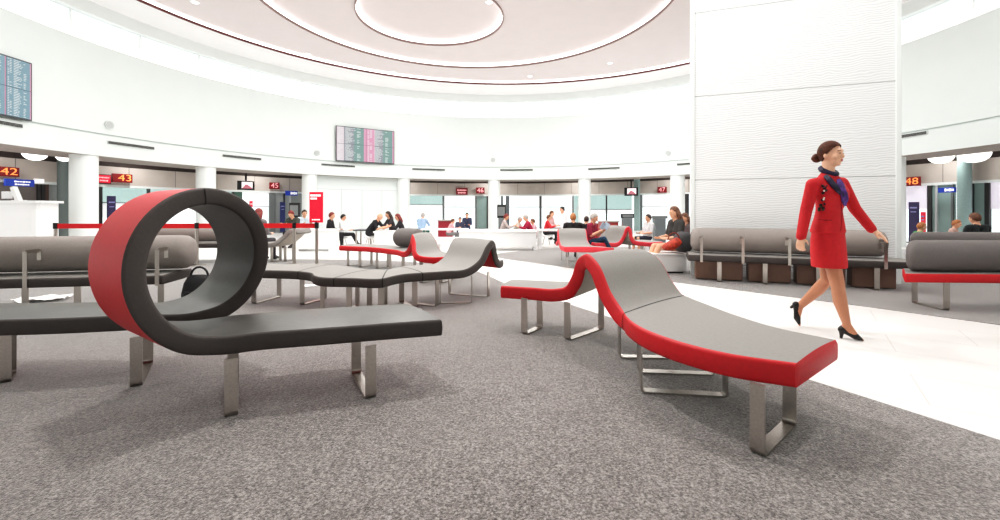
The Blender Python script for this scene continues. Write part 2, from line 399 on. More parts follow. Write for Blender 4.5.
# ------------------------------------------------------------------ lights: ceiling luminaires and added fill lamps
def lamp(loc, size, power, name='ceiling_light_source', col=(1, .985, .965)):
    ld = bpy.data.lights.new(name, 'AREA'); ld.shape = 'DISK'; ld.size = size; ld.energy = power; ld.color = col
    o = bpy.data.objects.new(name, ld); COL.objects.link(o); o.location = loc; return o
for k, (x, y, p) in enumerate([(-8, 6.5, 110), (8.5, 6.5, 130), (-8.5, 9.5, 140), (-4, 8, 150), (1.5, 6.5, 170), (-2.6, 5.0, 330), (4.2, 3.6, 190), (6, 10.5, 140), (-6, 14.5, 160), (7, 15, 160),
                               (2.5, 12, 170), (-2, 11.2, 170), (1, 17.5, 170), (-4, 18.5, 170), (5, 19, 170)]):
    lamp((x, y, 7.5), .5, p*(.8 if y < 7 else .93))  # some lamps near the camera are added to brighten pillar and woman
for a in (12, 30, 52, 72, 92, 112, 140, 158, 175, 190):       # fill lamps added under the gate ceiling to brighten the fascia
    q = pol(15.1, a, 3.26); lamp(q, .5, 32, 'gate_light_source')
# ------------------------------------------------------------------ upholstered strip benches
def spline(keys, sub):
    out = []
    n = len(keys)
    for i in range(n-1):
        p0 = keys[max(i-1, 0)]; p1 = keys[i]; p2 = keys[i+1]; p3 = keys[min(i+2, n-1)]
        d = (p2-p1).length
        def tan(a, b, c):
            l0 = (b-a).length; l1 = (c-b).length
            if l0 < 1e-6: return (c-b)
            if l1 < 1e-6: return (b-a)/l0*d
            return ((b-a)/l0*l1 + (c-b)/l1*l0)/(l0+l1)*d
        m1 = tan(p0, p1, p2); m2 = tan(p1, p2, p3)
        for j in range(sub):
            u = j/sub; u2 = u*u; u3 = u2*u
            out.append(p1*(2*u3-3*u2+1)+m1*(u3-2*u2+u)+p2*(-2*u3+3*u2)+m2*(u3-u2))
    out.append(keys[-1].copy()); return out
def strip(root, keys, th=.11, sub=8, top=GREY, side=RED, under=BEIGE, r=.02, seams=(), flip=False, endmat=None, names=('seat_top', 'edge_band', 'underside')):
    near = spline([V(k[0]) for k in keys], sub); far = spline([V(k[1]) for k in keys], sub)
    n = len(near); st = []
    for i in range(n):
        a, b = max(i-1, 0), min(i+1, n-1)
        c0 = (near[a]+far[a])/2; c1 = (near[b]+far[b])/2
        t = (c1-c0).normalized(); w = far[i]-near[i]; L = w.length; w = w/L
        nn = t.cross(w); 
        if i == 0: sg = 1 if nn.z > 0 else -1
        nn = nn*sg
        nn = (nn-w*nn.dot(w)).normalized()
        st.append((near[i], w, L, nn))
    def pt(s, a, b): return s[0]+s[1]*a+s[3]*b
    arc = [(1-math.sin(q*PI/6), 1-math.cos(q*PI/6)) for q in range(4)]      # 0..90 deg
    def prof_top(L): return [(r+(L-2*r)*k/8, (.012*math.sin(PI*k/8))) for k in range(9)]
    def prof_near(L, th): return [(r, 0), (r*.5, -r*.134), (r*.134, -r*.5), (0, -r), (-.004, -th/2), (0, -th+r), (r*.134, -th+r*.5), (r*.5, -th+r*.134), (r, -th)]
    def prof_far(L, th): return [(L-a, b) for a, b in prof_near(L, th)]
    def prof_bot(L, th): return [(r, -th), (L/2, -th), (L-r, -th)]
    def grid(rows, bm):
        vs = [[bm.verts.new(p) for p in row] for row in rows]
        for A, B in zip(vs, vs[1:]):
            for j in range(len(A)-1): bm.faces.new((A[j], A[j+1], B[j+1], B[j]))
        return vs
    def fin(bm, name, m):
        bmesh.ops.recalc_face_normals(bm, faces=bm.faces)
        me = bpy.data.meshes.new(name); bm.to_mesh(me); bm.free()
        return mkobj(name, me, m, root, True, 40)
    bm = bmesh.new(); grid([[pt(s, a, b) for a, b in prof_top(s[2])] for s in st], bm); fin(bm, names[0], top)
    bm = bmesh.new()
    grid([[pt(s, a, b) for a, b in prof_near(s[2], th)] for s in st], bm)
    grid([[pt(s, a, b) for a, b in prof_far(s[2], th)] for s in st], bm)
    for s, d in ((st[0], -1), (st[-1], 1)):
        tt = (st[1][0]-st[0][0]).normalized() if d < 0 else (st[-1][0]-st[-2][0]).normalized()
        P = prof_near(s[2], th)+prof_bot(s[2], th)[1:2]+prof_far(s[2], th)[::-1]+prof_top(s[2])[::-1][1:-1]
        o1 = [bm.verts.new(pt(s, a, b)) for a, b in P]
        mid = (s[2]/2, -th/2)
        o2 = [bm.verts.new(pt(s, mid[0]+(a-mid[0])*(1-.02/s[2]*2), mid[1]+(b-mid[1])*(1-.012/th*2))+tt*d*.012) for a, b in P]
        k = len(P)
        for j in range(k): bm.faces.new((o1[j], o1[(j+1) % k], o2[(j+1) % k], o2[j]))
        bm.faces.new(o2)
    bmesh.ops.remove_doubles(bm, verts=bm.verts, dist=.0004)
    fin(bm, names[1], side)
    bm = bmesh.new(); grid([[pt(s, a, b) for a, b in prof_bot(s[2], th)] for s in st], bm); fin(bm, names[2], under)
    for f in seams:
        i = min(n-2, max(1, int(round(f*sub)))); s = st[i]; tt = (st[i+1][0]-st[i-1][0]).normalized()
        bm = bmesh.new(); e = .002
        P = [(a-e, b+e*.5) for a, b in prof_near(s[2], th)][::-1]+[(a, b+e) for a, b in prof_top(s[2])]+[(a+e, b) for a, b in prof_far(s[2], th)]
        grid([[pt(s, a, b)+tt*o for a, b in P] for o in (-.006, .006)], bm); fin(bm, 'seam', SEAM)
    return st
def leg_frame(root, a, b, top=.335, w=.065, t=.012, m=STEEL):
    a, b = V((a[0], a[1], 0)), V((b[0], b[1], 0)); d = (b-a).normalized(); n = V((-d.y, d.x, 0))
    bm = bmesh.new(); r = .03; z0 = .006
    L = (b-a).length
    path = [(0, top), (0, z0+r)]+[(r-r*math.cos(q*PI/8), z0+r-r*math.sin(q*PI/8)) for q in range(1, 5)]
    path += [(L-x, z) for x, z in path[::-1]]
    rows = []
    for i, (x, z) in enumerate(path):
        p0 = path[max(i-1, 0)]; p1 = path[min(i+1, len(path)-1)]
        tx, tz = p1[0]-p0[0], p1[1]-p0[1]; q = math.hypot(tx, tz); nx, nz = -tz/q, tx/q
        row = []
        for sn, sw in ((0, -1), (1, -1), (1, 1), (0, 1)):
            row.append(bm.verts.new(a+d*(x+nx*t*sn)+V((0, 0, z+nz*t*sn))+n*(w/2*sw)))
        rows.append(row)
    for A, B in zip(rows, rows[1:]):
        for j in range(4): bm.faces.new((A[j], A[(j+1) % 4], B[(j+1) % 4], B[j]))
    bm.faces.new(rows[0]); bm.faces.new(rows[-1][::-1])
    bmesh.ops.recalc_face_normals(bm, faces=bm.faces)
    me = bpy.data.meshes.new('leg'); bm.to_mesh(me); bm.free()
    return mkobj('leg_frame', me, m, root)
Z = .44
def K(n, f, zn=Z, zf=None): return ((n[0], n[1], zn), (f[0], f[1], zn if zf is None else zf))
# --- A: bench that loops through a full ring
rA = empty('loop_bench', (-1.7, 2.9, 0)); tag(rA, 'dark grey bench rolled into a full upright ring with a red outer shell', 'bench')
u = V((.6, .8, 0)); N0 = V((-1.6, 2.48, 0)); drift = V((-.55, .6, 0)); Wd = V((-.53, .36, 0))
rv, rh = .383, .335
k1 = [K((-.385, 2.85), (-.74, 3.36)), K((-.75, 2.75), (-1.12, 3.27)), K((-1.1, 2.645), (-1.5, 3.15)), K((-1.4, 2.56), (-1.84, 3.0))]
nr = 14
for i in range(nr+1):
    th_ = 2*PI*i/nr; q = i/nr; s_ = q*q*(3-2*q)*.5+q*.5
    zz = Z+rv*(1-math.cos(th_))
    p = N0-u*rh*math.sin(th_)+drift*s_
    k1.append(((p.x, p.y, zz), (p.x+Wd.x, p.y+Wd.y, zz)))
k1 += [K((-2.5, 2.99), (-2.85, 3.42)), K((-2.9, 2.9), (-3.1, 3.42)), K((-3.5, 2.83), (-3.6, 3.4)), K((-4.2, 2.8), (-4.25, 3.38))]
strip(rA, k1, .107, 6, GREYA, DGREY, RED, seams=(4+nr*.49,), flip=True, names=('seat_top', 'edge_band', 'outer_shell'))
leg_frame(rA, G(371, 400)[:2], G(356, 374)[:2]); leg_frame(rA, (-1.51, 2.415), (-1.775, 2.86)); leg_frame(rA, G(136, 388)[:2], G(148, 364)[:2]); leg_frame(rA, G(4, 384.6)[:2], G(10, 375)[:2]); 
# --- B: red sided bench with one raised wave
def wave_bench(name, label, keys, legs, th=.1, group=None, mats=(GREY, RED, BEIGE), seams=(), flip=False, sub=8):
    c = V(keys[len(keys)//2][0]); r = empty(name, (c.x, c.y, 0)); tag(r, label, 'bench', group)
    strip(r, keys, th, sub, *mats, seams=seams, flip=flip)
    for a, b in legs: leg_frame(r, a, b, top=.345)
    return r
kB = [K((1.40, 2.04), (1.9, 2.43)), K((1.16, 2.17), (1.73, 2.68)), K((.97, 2.4), (1.65, 2.98)), K((.865, 2.68), (1.61, 3.35)), K((.855, 2.92), (1.59, 3.6)), K((.87, 3.09), (1.575, 3.72), .45),
      K((.83, 3.24), (1.53, 3.8), .54), K((.77, 3.42), (1.44, 3.92), .74), K((.715, 3.56), (1.33, 4.0), .805), K((.665, 3.7), (1.15, 4.12), .75), K((.62, 3.82), (.98, 4.25), .56), K((.57, 3.95), (.85, 4.36), .455), K((.5, 3.97), (.72, 4.4)),
      K((.3, 4.03), (.45, 4.46)), K((.01, 4.13), (.15, 4.54))]
wave_bench('wave_bench', 'grey topped bench with bright red sides and a raised hump, nearest the woman in red', kB,
           [(G(757, 457)[:2], G(790, 425)[:2]), ((.897, 2.76), (1.416, 2.69)), ((.99, 3.09), (1.51, 3.04)), ((.937, 3.4), (1.35, 3.38)),
            ((.598, 3.84), (1.0, 4.23)), ((.224, 4.02), (.397, 4.26))], seams=(4.6,), flip=True, th=.118)
# --- C: long chain of grey modules behind the ring bench
kC = [K((-3.22, 5.27), (-3.14, 5.87)), K((-3.05, 5.24), (-2.97, 5.84)), K((-2.83, 5.2), (-2.75, 5.8)), K((-2.4, 5.11), (-2.25, 5.75)), K((-2.2, 4.98), (-1.95, 5.58)), K((-2.06, 4.76), (-1.75, 5.4)), K((-1.95, 4.66), (-1.65, 5.33)),
      K((-1.6, 4.6), (-1.5, 5.3)), K((-1.25, 4.57), (-1.38, 5.3)), K((-1.19, 4.72), (-1.35, 5.4)), K((-1.08, 4.9), (-1.32, 5.5)), K((-.9, 5.0), (-1.3, 5.55)), K((-.65, 5.13), (-1.1, 5.72)), K((-.40, 5.3), (-.88, 5.9), .445),
      K((-.26, 5.45), (-.78, 6.02), .53), K((-.16, 5.62), (-.7, 6.15), .71), K((-.1, 5.74), (-.66, 6.25), .765), K((-.06, 5.86), (-.62, 6.36), .72), K((-.03, 5.97), (-.58, 6.46), .55), K((0.0, 6.07), (-.55, 6.54), .455), K((.05, 6.3), (-.5, 6.7))]
kCa = kC[:8]; kCb = kC[8:]
wave_bench('chain_bench', 'low grey bench of linked curved seats ending in a grey hump, behind the ring', kC,
           [((-3.05, 5.32), (-2.95, 5.75)), ((-2.42, 5.25), (-2.3, 5.65)), ((-1.98, 4.78), (-1.72, 5.2)), ((-1.66, 4.72), (-1.56, 5.15)), ((-1.3, 4.7), (-1.38, 5.15)), ((-1.0, 5.05), (-1.25, 5.45)),
            (G(437.5, 307)[:2], G(415, 304.5)[:2]), ((-.75, 5.35), (-.35, 5.4)), ((-.7, 5.95), (-.15, 5.75))], mats=(GREY, DGREY, REDU), seams=(3.0, 6.5, 8.0, 11.0), flip=False, sub=6)
# --- D: far red bench with a wave, left of centre
kD = [K((-3.28, 8.77), (-3.1, 9.3)), K((-2.56, 8.45), (-2.35, 9.0)), K((-1.9, 7.85), (-1.6, 8.4)), K((-1.66, 7.5), (-1.42, 8.12), .45), K((-1.53, 7.25), (-1.33, 7.95), .6), K((-1.45, 7.08), (-1.25, 7.7), .77), K((-1.37, 6.92), (-1.12, 7.5), .66), K((-1.29, 6.72), (-.98, 7.3), .47),
      K((-1.1, 6.66), (-.8, 7.25)), K((-.8, 6.75), (-.55, 7.3))]
wave_bench('wave_bench', 'far bench with red sides and a hump, left of centre by the seated diners', kD,
           [((-3.15, 8.9), (-3.0, 9.2)), ((-2.85, 8.75), (-2.7, 9.05)), ((-2.45, 8.55), (-2.3, 8.85)), ((-2.1, 8.2), (-1.9, 8.5)), ((-1.75, 7.75), (-1.6, 8.1)), ((-1.25, 6.82), (-1.1, 7.2)), ((-.95, 6.85), (-.8, 7.15))], flip=False, sub=6)
# --- K: red benches beyond, right of centre
kK = [K((1.27, 8.5), (2.2, 8.3)), K((1.26, 8.7), (2.05, 8.6)), K((1.25, 8.95), (1.9, 8.9), .445), K((1.25, 9.15), (1.87, 9.12), .52), K((1.25, 9.3), (1.87, 9.28), .7), K((1.26, 9.42), (1.88, 9.42), .76), K((1.27, 9.54), (1.89, 9.54), .7), K((1.28, 9.66), (1.9, 9.66), .5), K((1.29, 9.95), (1.9, 9.95))]
PINK = mat('rose_red_fabric', (222, 62, 74), .55, var=.05, scale=40)
wave_bench('wave_bench', 'small far bench with rose red edge and tall grey back below the brown haired man', kK,
           [((1.36, 8.75), (1.75, 8.72)), ((1.4, 9.8), (1.75, 9.8))], mats=(GREY, PINK, BEIGE), flip=False, sub=6)
kL = [K((2.12, 9.5), (1.98, 9.98)), K((2.4, 9.58), (2.05, 10.08)), K((2.68, 9.65), (2.3, 10.2), .46), K((2.78, 9.68), (2.4, 10.25), .6), K((2.86, 9.7), (2.5, 10.3), .77), K((2.92, 9.72), (2.56, 10.34), .8), K((2.98, 9.74), (2.62, 10.38), .74), K((3.05, 9.76), (2.7, 10.42), .5), K((3.3, 9.8), (2.95, 10.5)), K((3.75, 9.9), (3.4, 10.6))]
wave_bench('wave_bench', 'far bench with grey hump edged in rose red, at the reading man\'s knees', kL,
           [((2.3, 9.7), (2.2, 9.95)), ((3.3, 9.95), (3.1, 10.3)), ((3.6, 10.0), (3.4, 10.35))], mats=(GREY, PINK, BEIGE), flip=False, sub=6)
# --- F: grey curved lounge behind the barrier
kF = [K((-5.6, 9.37), (-5.5, 9.97)), K((-5.3, 9.4), (-5.2, 10.0)), K((-5.0, 9.45), (-4.9, 10.05), .46), K((-4.8, 9.5), (-4.7, 10.1), .62), K((-4.66, 9.5), (-4.56, 10.1), .75), K((-4.56, 9.55), (-4.46, 10.1), .75), K((-4.52, 9.58), (-4.42, 10.1), .66)]
wave_bench('wave_bench', 'grey curved bench with upswept end behind the red barrier belt', kF, [((-5.1, 9.6), (-5.05, 9.9)), ((-5.45, 9.5), (-5.4, 9.85)), ((-4.85, 9.7), (-4.8, 10.0))], mats=(GREY, GREY, BEIGE), flip=False, sub=6)
# --- benches with a long bolster back
def bolster_bench(name, label, A, B, depth, legs, clips, bol, side=DGREY, top=GREY, bm_=BOLST, br=.2, bz=.67, boff=.36, dv=None):
    A, B = V((A[0], A[1], 0)), V((B[0], B[1], 0)); d = (B-A).normalized(); n = V((-d.y, d.x, 0)) if dv is None else V((dv[0], dv[1], 0)).normalized(); L = (B-A).length
    r = empty(name, ((A+B)/2)[:], 0); tag(r, label, 'bench')
    def q(s, o, z=0): return A+d*s+n*o+V((0, 0, z))
    keys = [(q(L*i/4, 0, Z), q(L*i/4, depth, Z)) for i in range(5)]
    strip(r, keys, .1, 2, top, side, side, flip=False)
    s0, s1 = bol
    R = [br*.55, br*.85, br*.97, br, br, br, br*.97, br*.85, br*.55]; P = [0, .03, .07, .12, .5, .88, .93, .97, 1.0]
    m = MB(); pts = []
    for f, rr in zip(P, R):
        if f <= .12: s = s0+f
        elif f >= .88: s = s1-(1-f)
        else: s = (s0+s1)/2
        pts.append((q(s, boff, bz), rr))
    m.loft([(p, n*rr, V((0, 0, rr))) for p, rr in pts], n=28)
    m.build('bolster', bm_, r, True, 60)
    np_ = V((-d.y, d.x, 0))
    for s in legs: leg_frame(r, q(s, .1)[:2], (q(s, .1)+np_*(depth-.2))[:2], .345)
    for s in clips:
        c = MB(); w = .045
        yv = d
        c.bar(q(s, -.012, .33), q(s, -.012, .73), .04, .008, up=n)
        c.bar(q(s, -.016, .726), q(s, boff-br+.03, .726), .04, .008, up=d)
        c.bar(q(s+.0, boff-br*.97, .73), q(s, boff-br*.99, .62), .04, .008, up=n)
        c.build('bracket', STEEL, r)
    return r
bolster_bench('bolster_bench', 'long beige grey bench with bolster back and steel brackets behind the ring at left', (-6.6, 4.27), (-3.76, 4.79), .62, [.5, 1.2, 2.0, 2.6], [1.6, 2.84], (-.2, 3.03))
bolster_bench('bolster_bench', 'taupe bolster backed bench glimpsed through the ring, behind the nearer one', (-8.3, 9.3), (-5.95, 9.4), .6, [.4, 1.3, 2.2], [], (.05, 2.3), bz=.63, br=.17)
rH = bolster_bench('bolster_bench', 'long grey bench with bolster and steel brackets against the white wavy pillar', (3.08, 7.02), (5.82, 5.96), .66, [.46, 1.1, 1.8, 2.5], [.19, .78, 1.4, 2.56], (.05, 2.7), boff=.38)
bolster_bench('bolster_bench', 'charcoal bolster bench with bright red seat edge at the far right', (4.64, 4.92), (7.6, 4.75), .62, [.46, 1.5, 2.6], [], (.02, 2.95), side=RED, bm_=BOLSTD, bz=.63, br=.185, dv=(.66, .75), boff=.24)
bolster_bench('bolster_bench', 'dark bolster bench standing behind the red edged one at far right', (6.48, 6.85), (9.8, 6.65), .62, [.4, 1.6, 2.8], [], (.05, 3.25), bm_=BOLSTD, bz=.63, br=.18, boff=.3, dv=(.68, .73))
bo = empty('bolster_cushion', (-1.76, 8.25, Z)); tag(bo, 'dark grey round ended bolster cushion lying on the far red edged bench', 'cushion')
MB().loft([(V((-1.76, 8.25, Z+.2))+V((.9, -.43, 0))*o, V((.43, .9, 0))*r_, V((0, 0, r_*.95))) for o, r_ in ((-.27, .09), (-.26, .14), (-.22, .175), (-.16, .19), (.2, .19), (.25, .175), (.28, .1))], n=24).build('cushion_cover', BOLSTD, bo, True, 60)
# ------------------------------------------------------------------ things on the round wall
def wallframe(x0, x1, R, off=0.0):
    p, q = ray(x0, R), ray(x1, R); t = (q-p); L = t.length; t.normalize(); n = V((t.y, -t.x, 0))
    o = (p+q)/2+n*off
    return Matrix(((t.x, 0, n.x, o.x), (t.y, 0, n.y, o.y), (0, 1, 0, 0), (0, 0, 0, 1))), L, o
def zat(y, D): return CH-(y-HZ)*D/F
def wbuild(mb, M, name, m, parent=None, smooth=False):
    me = mb.mesh(name); me.transform(M)
    if M.determinant() < 0: me.flip_normals()
    return mkobj(name, me, m, parent, smooth, 35)
ROWS = mat('row_text', (206, 212, 214), .5, emit=.0, var=0)
SCR = [mat('screen_pale', (198, 190, 198), .4, emit=.0), mat('screen_grey_blue', (130, 136, 144), .35, emit=.0), mat('screen_teal', (110, 140, 137), .35, emit=.0), mat('screen_pink', (190, 138, 164), .35, emit=.0),
       mat('screen_blue', (112, 142, 156), .35, emit=.08)]
def board(label, x0, x1, y0, y1, cols):
    M, L, o = wallframe(x0, x1, 12.6, .12); z0, z1 = zat(y1, o.y), zat(y0, o.y); H = z1-z0
    r = empty('departure_board', (o.x, o.y, z0)); tag(r, label, 'screen')
    wbuild(MB().box((0, (z0+z1)/2, -.04), (L+.06, H+.06, .1), bev=.01), M, 'frame', mat('screen_frame', (70, 72, 76), .4), r)
    rnd = random.Random(3)
    for ci in (0, 1):
        for ri in (0, 1):
            w, h = L/2-.012, H/2-.012; cx = -L/4+ci*L/2; cy = z0+H/4+ri*H/2
            me = bpy.data.meshes.new('screen'); bm = bmesh.new(); x = cx-w/2; mi = []
            for f, m_ in cols[ci]:
                b = [bm.verts.new((x, cy-h/2, .016)), bm.verts.new((x+f*w, cy-h/2, .016)), bm.verts.new((x+f*w, cy+h/2, .016)), bm.verts.new((x, cy+h/2, .016))]
                bm.faces.new(b).material_index = m_; x += f*w
            nrow = 17
            for k in range(nrow):
                yy = cy-h/2+(k+.7)*h/(nrow+.4); e = .27+(.1+.2*rnd.random())
                for a, b, pr in ((.04, .1, .9), (.12, .2, .7), (.28, e, 1), (e+.02, e+.08, .6), (.68, .74+.08*rnd.random(), .6)):
                    if rnd.random() < pr:
                        g0, g1 = cx-w/2+a*w, cx-w/2+b*w; hh = h*.011
                        bm.faces.new([bm.verts.new(q) for q in ((g0, yy-hh, .02), (g1, yy-hh, .02), (g1, yy+hh, .02), (g0, yy+hh, .02))]).material_index = 5
            bm.to_mesh(me); bm.free(); me.transform(M)
            mkobj('screen', me, SCR+[ROWS], r)
STD = [[(.24, 0), (.34, 1), (.34, 2), (.08, 3)], [(.3, 3), (.3, 1), (.35, 2), (.05, 3)]]
board('wide flight display of tinted columns on the white drum wall at centre left', 336, 393, 129, 162, STD)
board('blue flight display cut off by the left edge of the picture', -28, 26, 56, 115, [[(.96, 4), (.04, 3)], [(.95, 4), (.05, 3)]])
SPK = mat('speaker_grey', (206, 210, 209), .6)
for (x, y), lb in zip([(109, 125), (317, 153), (493, 160), (668, 153)], ['by the left flight display', 'left of the central flight display', 'above the middle column', 'beside the wavy pillar']):
    M, L, o = wallframe(x-3.5, x+3.5, 12.6, .0); zc = zat(y, o.y); r = empty('wall_speaker', (o.x, o.y, zc)); tag(r, 'small round grey speaker on the drum wall '+lb, 'speaker', None)
    rr = .13
    wbuild(MB().cyl((0, zc, -.05), (0, zc, .035), rr, 28), M, 'housing', SPK, r, True)
    wbuild(MB().cyl((0, zc, .03), (0, zc, .042), rr*.8, 28), M, 'grille', mat('speaker_grille', (186, 190, 189), .7), r, True)
VENTD = mat('vent_slot', (60, 60, 58), .8)
vl = ['under the blue flight display', 'above the orange sign 43', 'above the ring and the sign 45', 'under the central flight display', 'right of the central flight display', 'right of the middle column', 'above the hanging television at right', 'touching the wavy pillar on its left', 'right of the wavy pillar']
for (x0, x1, y), lb in zip([(-6, 22, 124), (107, 154, 145.5), (222, 261, 157.5), (321, 355, 165.5), (412, 445, 169.5), (500, 533, 170), (588, 620, 168.5), (677, 692, 164), (899, 928, 133.5)], vl):
    M, L, o = wallframe(x0, x1, 12.6, .0); zc = zat(y, o.y)
    zc = min(zc, 3.44); r = empty('slot_vent', (o.x, o.y, zc)); tag(r, 'dark slot vent in the white ring beam '+lb, 'vent')
    wbuild(MB().box((0, zc, .02), (L, .1, .024)), M, 'frame', mat('vent_frame', (222, 226, 224), .6), r)
    m = MB()
    for k in range(-1, 2): m.box((0, zc+k*.03, .034), (L-.03, .024, .006))
    wbuild(m, M, 'slots', VENTD, r)
# ------------------------------------------------------------------ gate signs
DRED = mat('sign_dark_red', (120, 16, 22), .4, emit=.25); OR = mat('sign_orange', (250, 150, 84), .4, emit=.9); PKR = mat('sign_red', (212, 30, 60), .4, emit=.35)
BLUE = mat('sign_blue', (34, 62, 160), .4, emit=.3); LET = mat('lettering_white', (250, 246, 246), .5, emit=.5, var=0); LETP = mat('lettering_pink', (246, 176, 180), .5, emit=.5, var=0)
def sign(label, x0, x1, y0, y1, R, m, text=None, tm=LET, name='gate_sign', rows=None, edge=None, tw=.8, xo=0.0):
    M, L, o = wallframe(x0, x1, R, .06); z0, z1 = zat(y1, o.y), zat(y0, o.y); H = z1-z0
    r = empty(name, (o.x, o.y, z0)); tag(r, label, 'sign')
    wbuild(MB().box((0, (z0+z1)/2, 0), (L, H, .08), bev=.006), M, 'sign_face', m, r)
    if edge: wbuild(MB().box((0, (z0+z1)/2, -.02), (L+.06, H+.06, .06)), M, 'sign_frame', edge, r)
    if text: textmesh('lettering', text, H*1.05, tm, r, M @ Matrix.Translation((xo*L, (z0+z1)/2, .045)), width=L*tw)
    if rows:
        t = MB()
        for (a, b, yy, hh) in rows:
            k = max(2, int((b-a)/.085)); st = (b-a)/k
            for j in range(k): t.box((-L/2+(a+(j+.5)*st)*L, z0+yy*H, .043), (st*L*.8, hh*H*(.75 if j % 3 else 1), .006))
        wbuild(t, M, 'lettering', tm, r)
    return r
sign('orange lit gate sign 42 at the far left edge', -4, 17, 167, 176.5, 15.9, DRED, '42', OR, tw=.82)
sign('blue hanging sign with two white lines at far left', 3, 32, 179.3, 186.3, 15.6, BLUE, rows=[(.28, .86, .66, .22), (.3, .82, .26, .22)], name='direction_sign')
sign('small white sign beside the blue one at far left', 33, 42, 179, 183, 15.6, LET, name='direction_sign')
sign('pinkish red sign beside the first white column at left', 95, 109, 175, 183, 15.8, PKR, rows=[(.08, .9, .68, .2), (.2, .8, .3, .2)], edge=MULLD, tm=LETP)
sign('orange lit gate sign 43 on dark red, left above the ring', 111, 131, 174, 182.5, 15.9, DRED, '43', OR, tw=.66, xo=.12)
sign('small dark red gate sign 45 right above the ring', 269, 279, 182.5, 189, 15.9, DRED, '45', LETP, tw=.7)
sign('red sign with pink lines left of gate sign 46', 456, 467.5, 188, 194.8, 15.9, DRED, rows=[(.1, .9, .68, .24), (.15, .85, .3, .24)], tm=LETP)
sign('small dark red gate sign 46 beside the middle column', 476, 484.5, 187.5, 193.5, 15.9, DRED, '46', LETP, tw=.75)
sign('small dark red gate sign 47 right of the hanging television', 658, 667, 186.8, 192.8, 15.9, DRED, '47', LETP, tw=.7)
sign('orange lit gate sign 48 right of the wavy pillar', 906, 921.5, 177, 186, 15.9, DRED, '48', OR, tw=.85)
sign('small blue and white sign above the teal doors at right', 940, 957, 187.5, 192.5, 15.8, BLUE, rows=[(.4, .95, .5, .6)], name='direction_sign')
sign('small blue sign with white letters above the grey door left of the red totem', 285, 297, 191, 195.5, 15.8, BLUE, rows=[(.4, .95, .5, .6)], name='direction_sign')
sign('small red sign behind the top right of the ring', 249, 252, 201, 207, 15.7, PKR, rows=[(.15, .85, .5, .3)], tm=LETP)
def banner(label, x0, x1, y0, y1, R, col):
    M, L, o = wallframe(x0, x1, R, .0); z1 = zat(y0, o.y)
    r = empty('display_stand', (o.x, o.y, 0)); tag(r, label, 'banner')
    wbuild(MB().box((0, z1/2+.02, 0), (L, z1-.04, .05), bev=.006), M, 'panel', col, r)
    wbuild(MB().box((0, .02, 0), (L+.06, .04, .3), bev=.006), M, 'base', MULL, r)
    wbuild(MB().box((0, z1*.86, .03), (L*.7, .05, .01)).box((0, z1*.76, .03), (L*.55, .035, .01)), M, 'print', mat('banner_print', (150, 150, 200), .5), r)
PURP = mat('banner_purple', (58, 48, 92), .5)
banner('dark purple display panel by the window left of the ring', 107, 115.5, 196, 222, 15.6, PURP)
banner('narrow dark blue display panel by the grey door beyond the barrier', 280, 285, 202, 222, 15.6, mat('banner_navy', (52, 58, 112), .5))
banner('dark purple display panel under the orange sign 48', 909, 919, 202, 232, 15.2, PURP)
banner('slim red display panel beside the purple one at right', 921, 925.5, 212, 232, 15.0, PKR)
# hanging televisions
TVP = mat('tv_picture', (250, 238, 240), .4, emit=.7, var=.05, scale=3); TVR = mat('tv_picture_rose', (196, 120, 132), .4, emit=.4)
def television(label, x0, x1, y0, y1, R):
    M, L, o = wallframe(x0, x1, R, 0); z0, z1 = zat(y1, o.y), zat(y0, o.y); H = z1-z0; zc = (z0+z1)/2
    r = empty('hanging_television', (o.x, o.y, z0)); tag(r, label, 'television')
    wbuild(MB().box((0, zc, 0), (L, H, .09), bev=.01), M, 'housing', BLACK, r)
    wbuild(MB().box((.05*L, zc+.03*H, .046), (L*.66, H*.72, .006)), M, 'screen', TVP, r)
    wbuild(MB().loft([(V((.05*L, zc-.33*H, .052)), V((L*.33, 0, 0)), V((0, 0, .002))), (V((.05*L, zc-.12*H, .052)), V((L*.2, 0, 0)), V((0, 0, .002))), (V((.0*L, zc+.1*H, .052)), V((L*.06, 0, 0)), V((0, 0, .002)))], n=8), M, 'screen_image', TVR, r)
    wbuild(MB().box((0, (z1+3.3)/2, 0), (.06, 3.3-z1, .06)).box((0, 3.28, 0), (.3, .04, .2)), M, 'ceiling_rod', BLACK, r)
television('black hanging television above the right shoulder of the ring', 237.5, 254, 181, 190, 14.6)
television('black hanging television in front of the teal round column, right of centre', 624.5, 638, 187.5, 195.8, 14.8)
# white dome lamps under the gate ceiling
for i, (x, y, w, lb) in enumerate([(35, 160.5, 26, 'at the far left, the larger of the pair'), (64, 161.5, 19, 'partly behind the first white column at left'), (941, 163.5, 27, 'at right, nearest the wavy pillar'), (974, 162.5, 32, 'at the far right, the larger of its pair')]):
    p = ray(x, 14.75); zb = zat(y, p.y); R_ = w/2*p.y/F*.76
    r = empty('dome_lamp', (p.x, p.y, 3.3)); tag(r, 'white shallow dome ceiling lamp '+lb, 'lamp')
    MB().loft([(V((p.x, p.y, zb+h)), V((R_*k, 0, 0)), V((0, R_*k, 0))) for k, h in ((.05, 0), (.35, .012), (.62, .05), (.84, .12), (.96, .2), (1, .28), (.9, .33))], n=28).build('shade', LAMP, r, True, 60)
    MB().cyl((p.x, p.y, zb+.3), (p.x, p.y, 3.296), .03, 10).build('rod', WHITE, r, True)
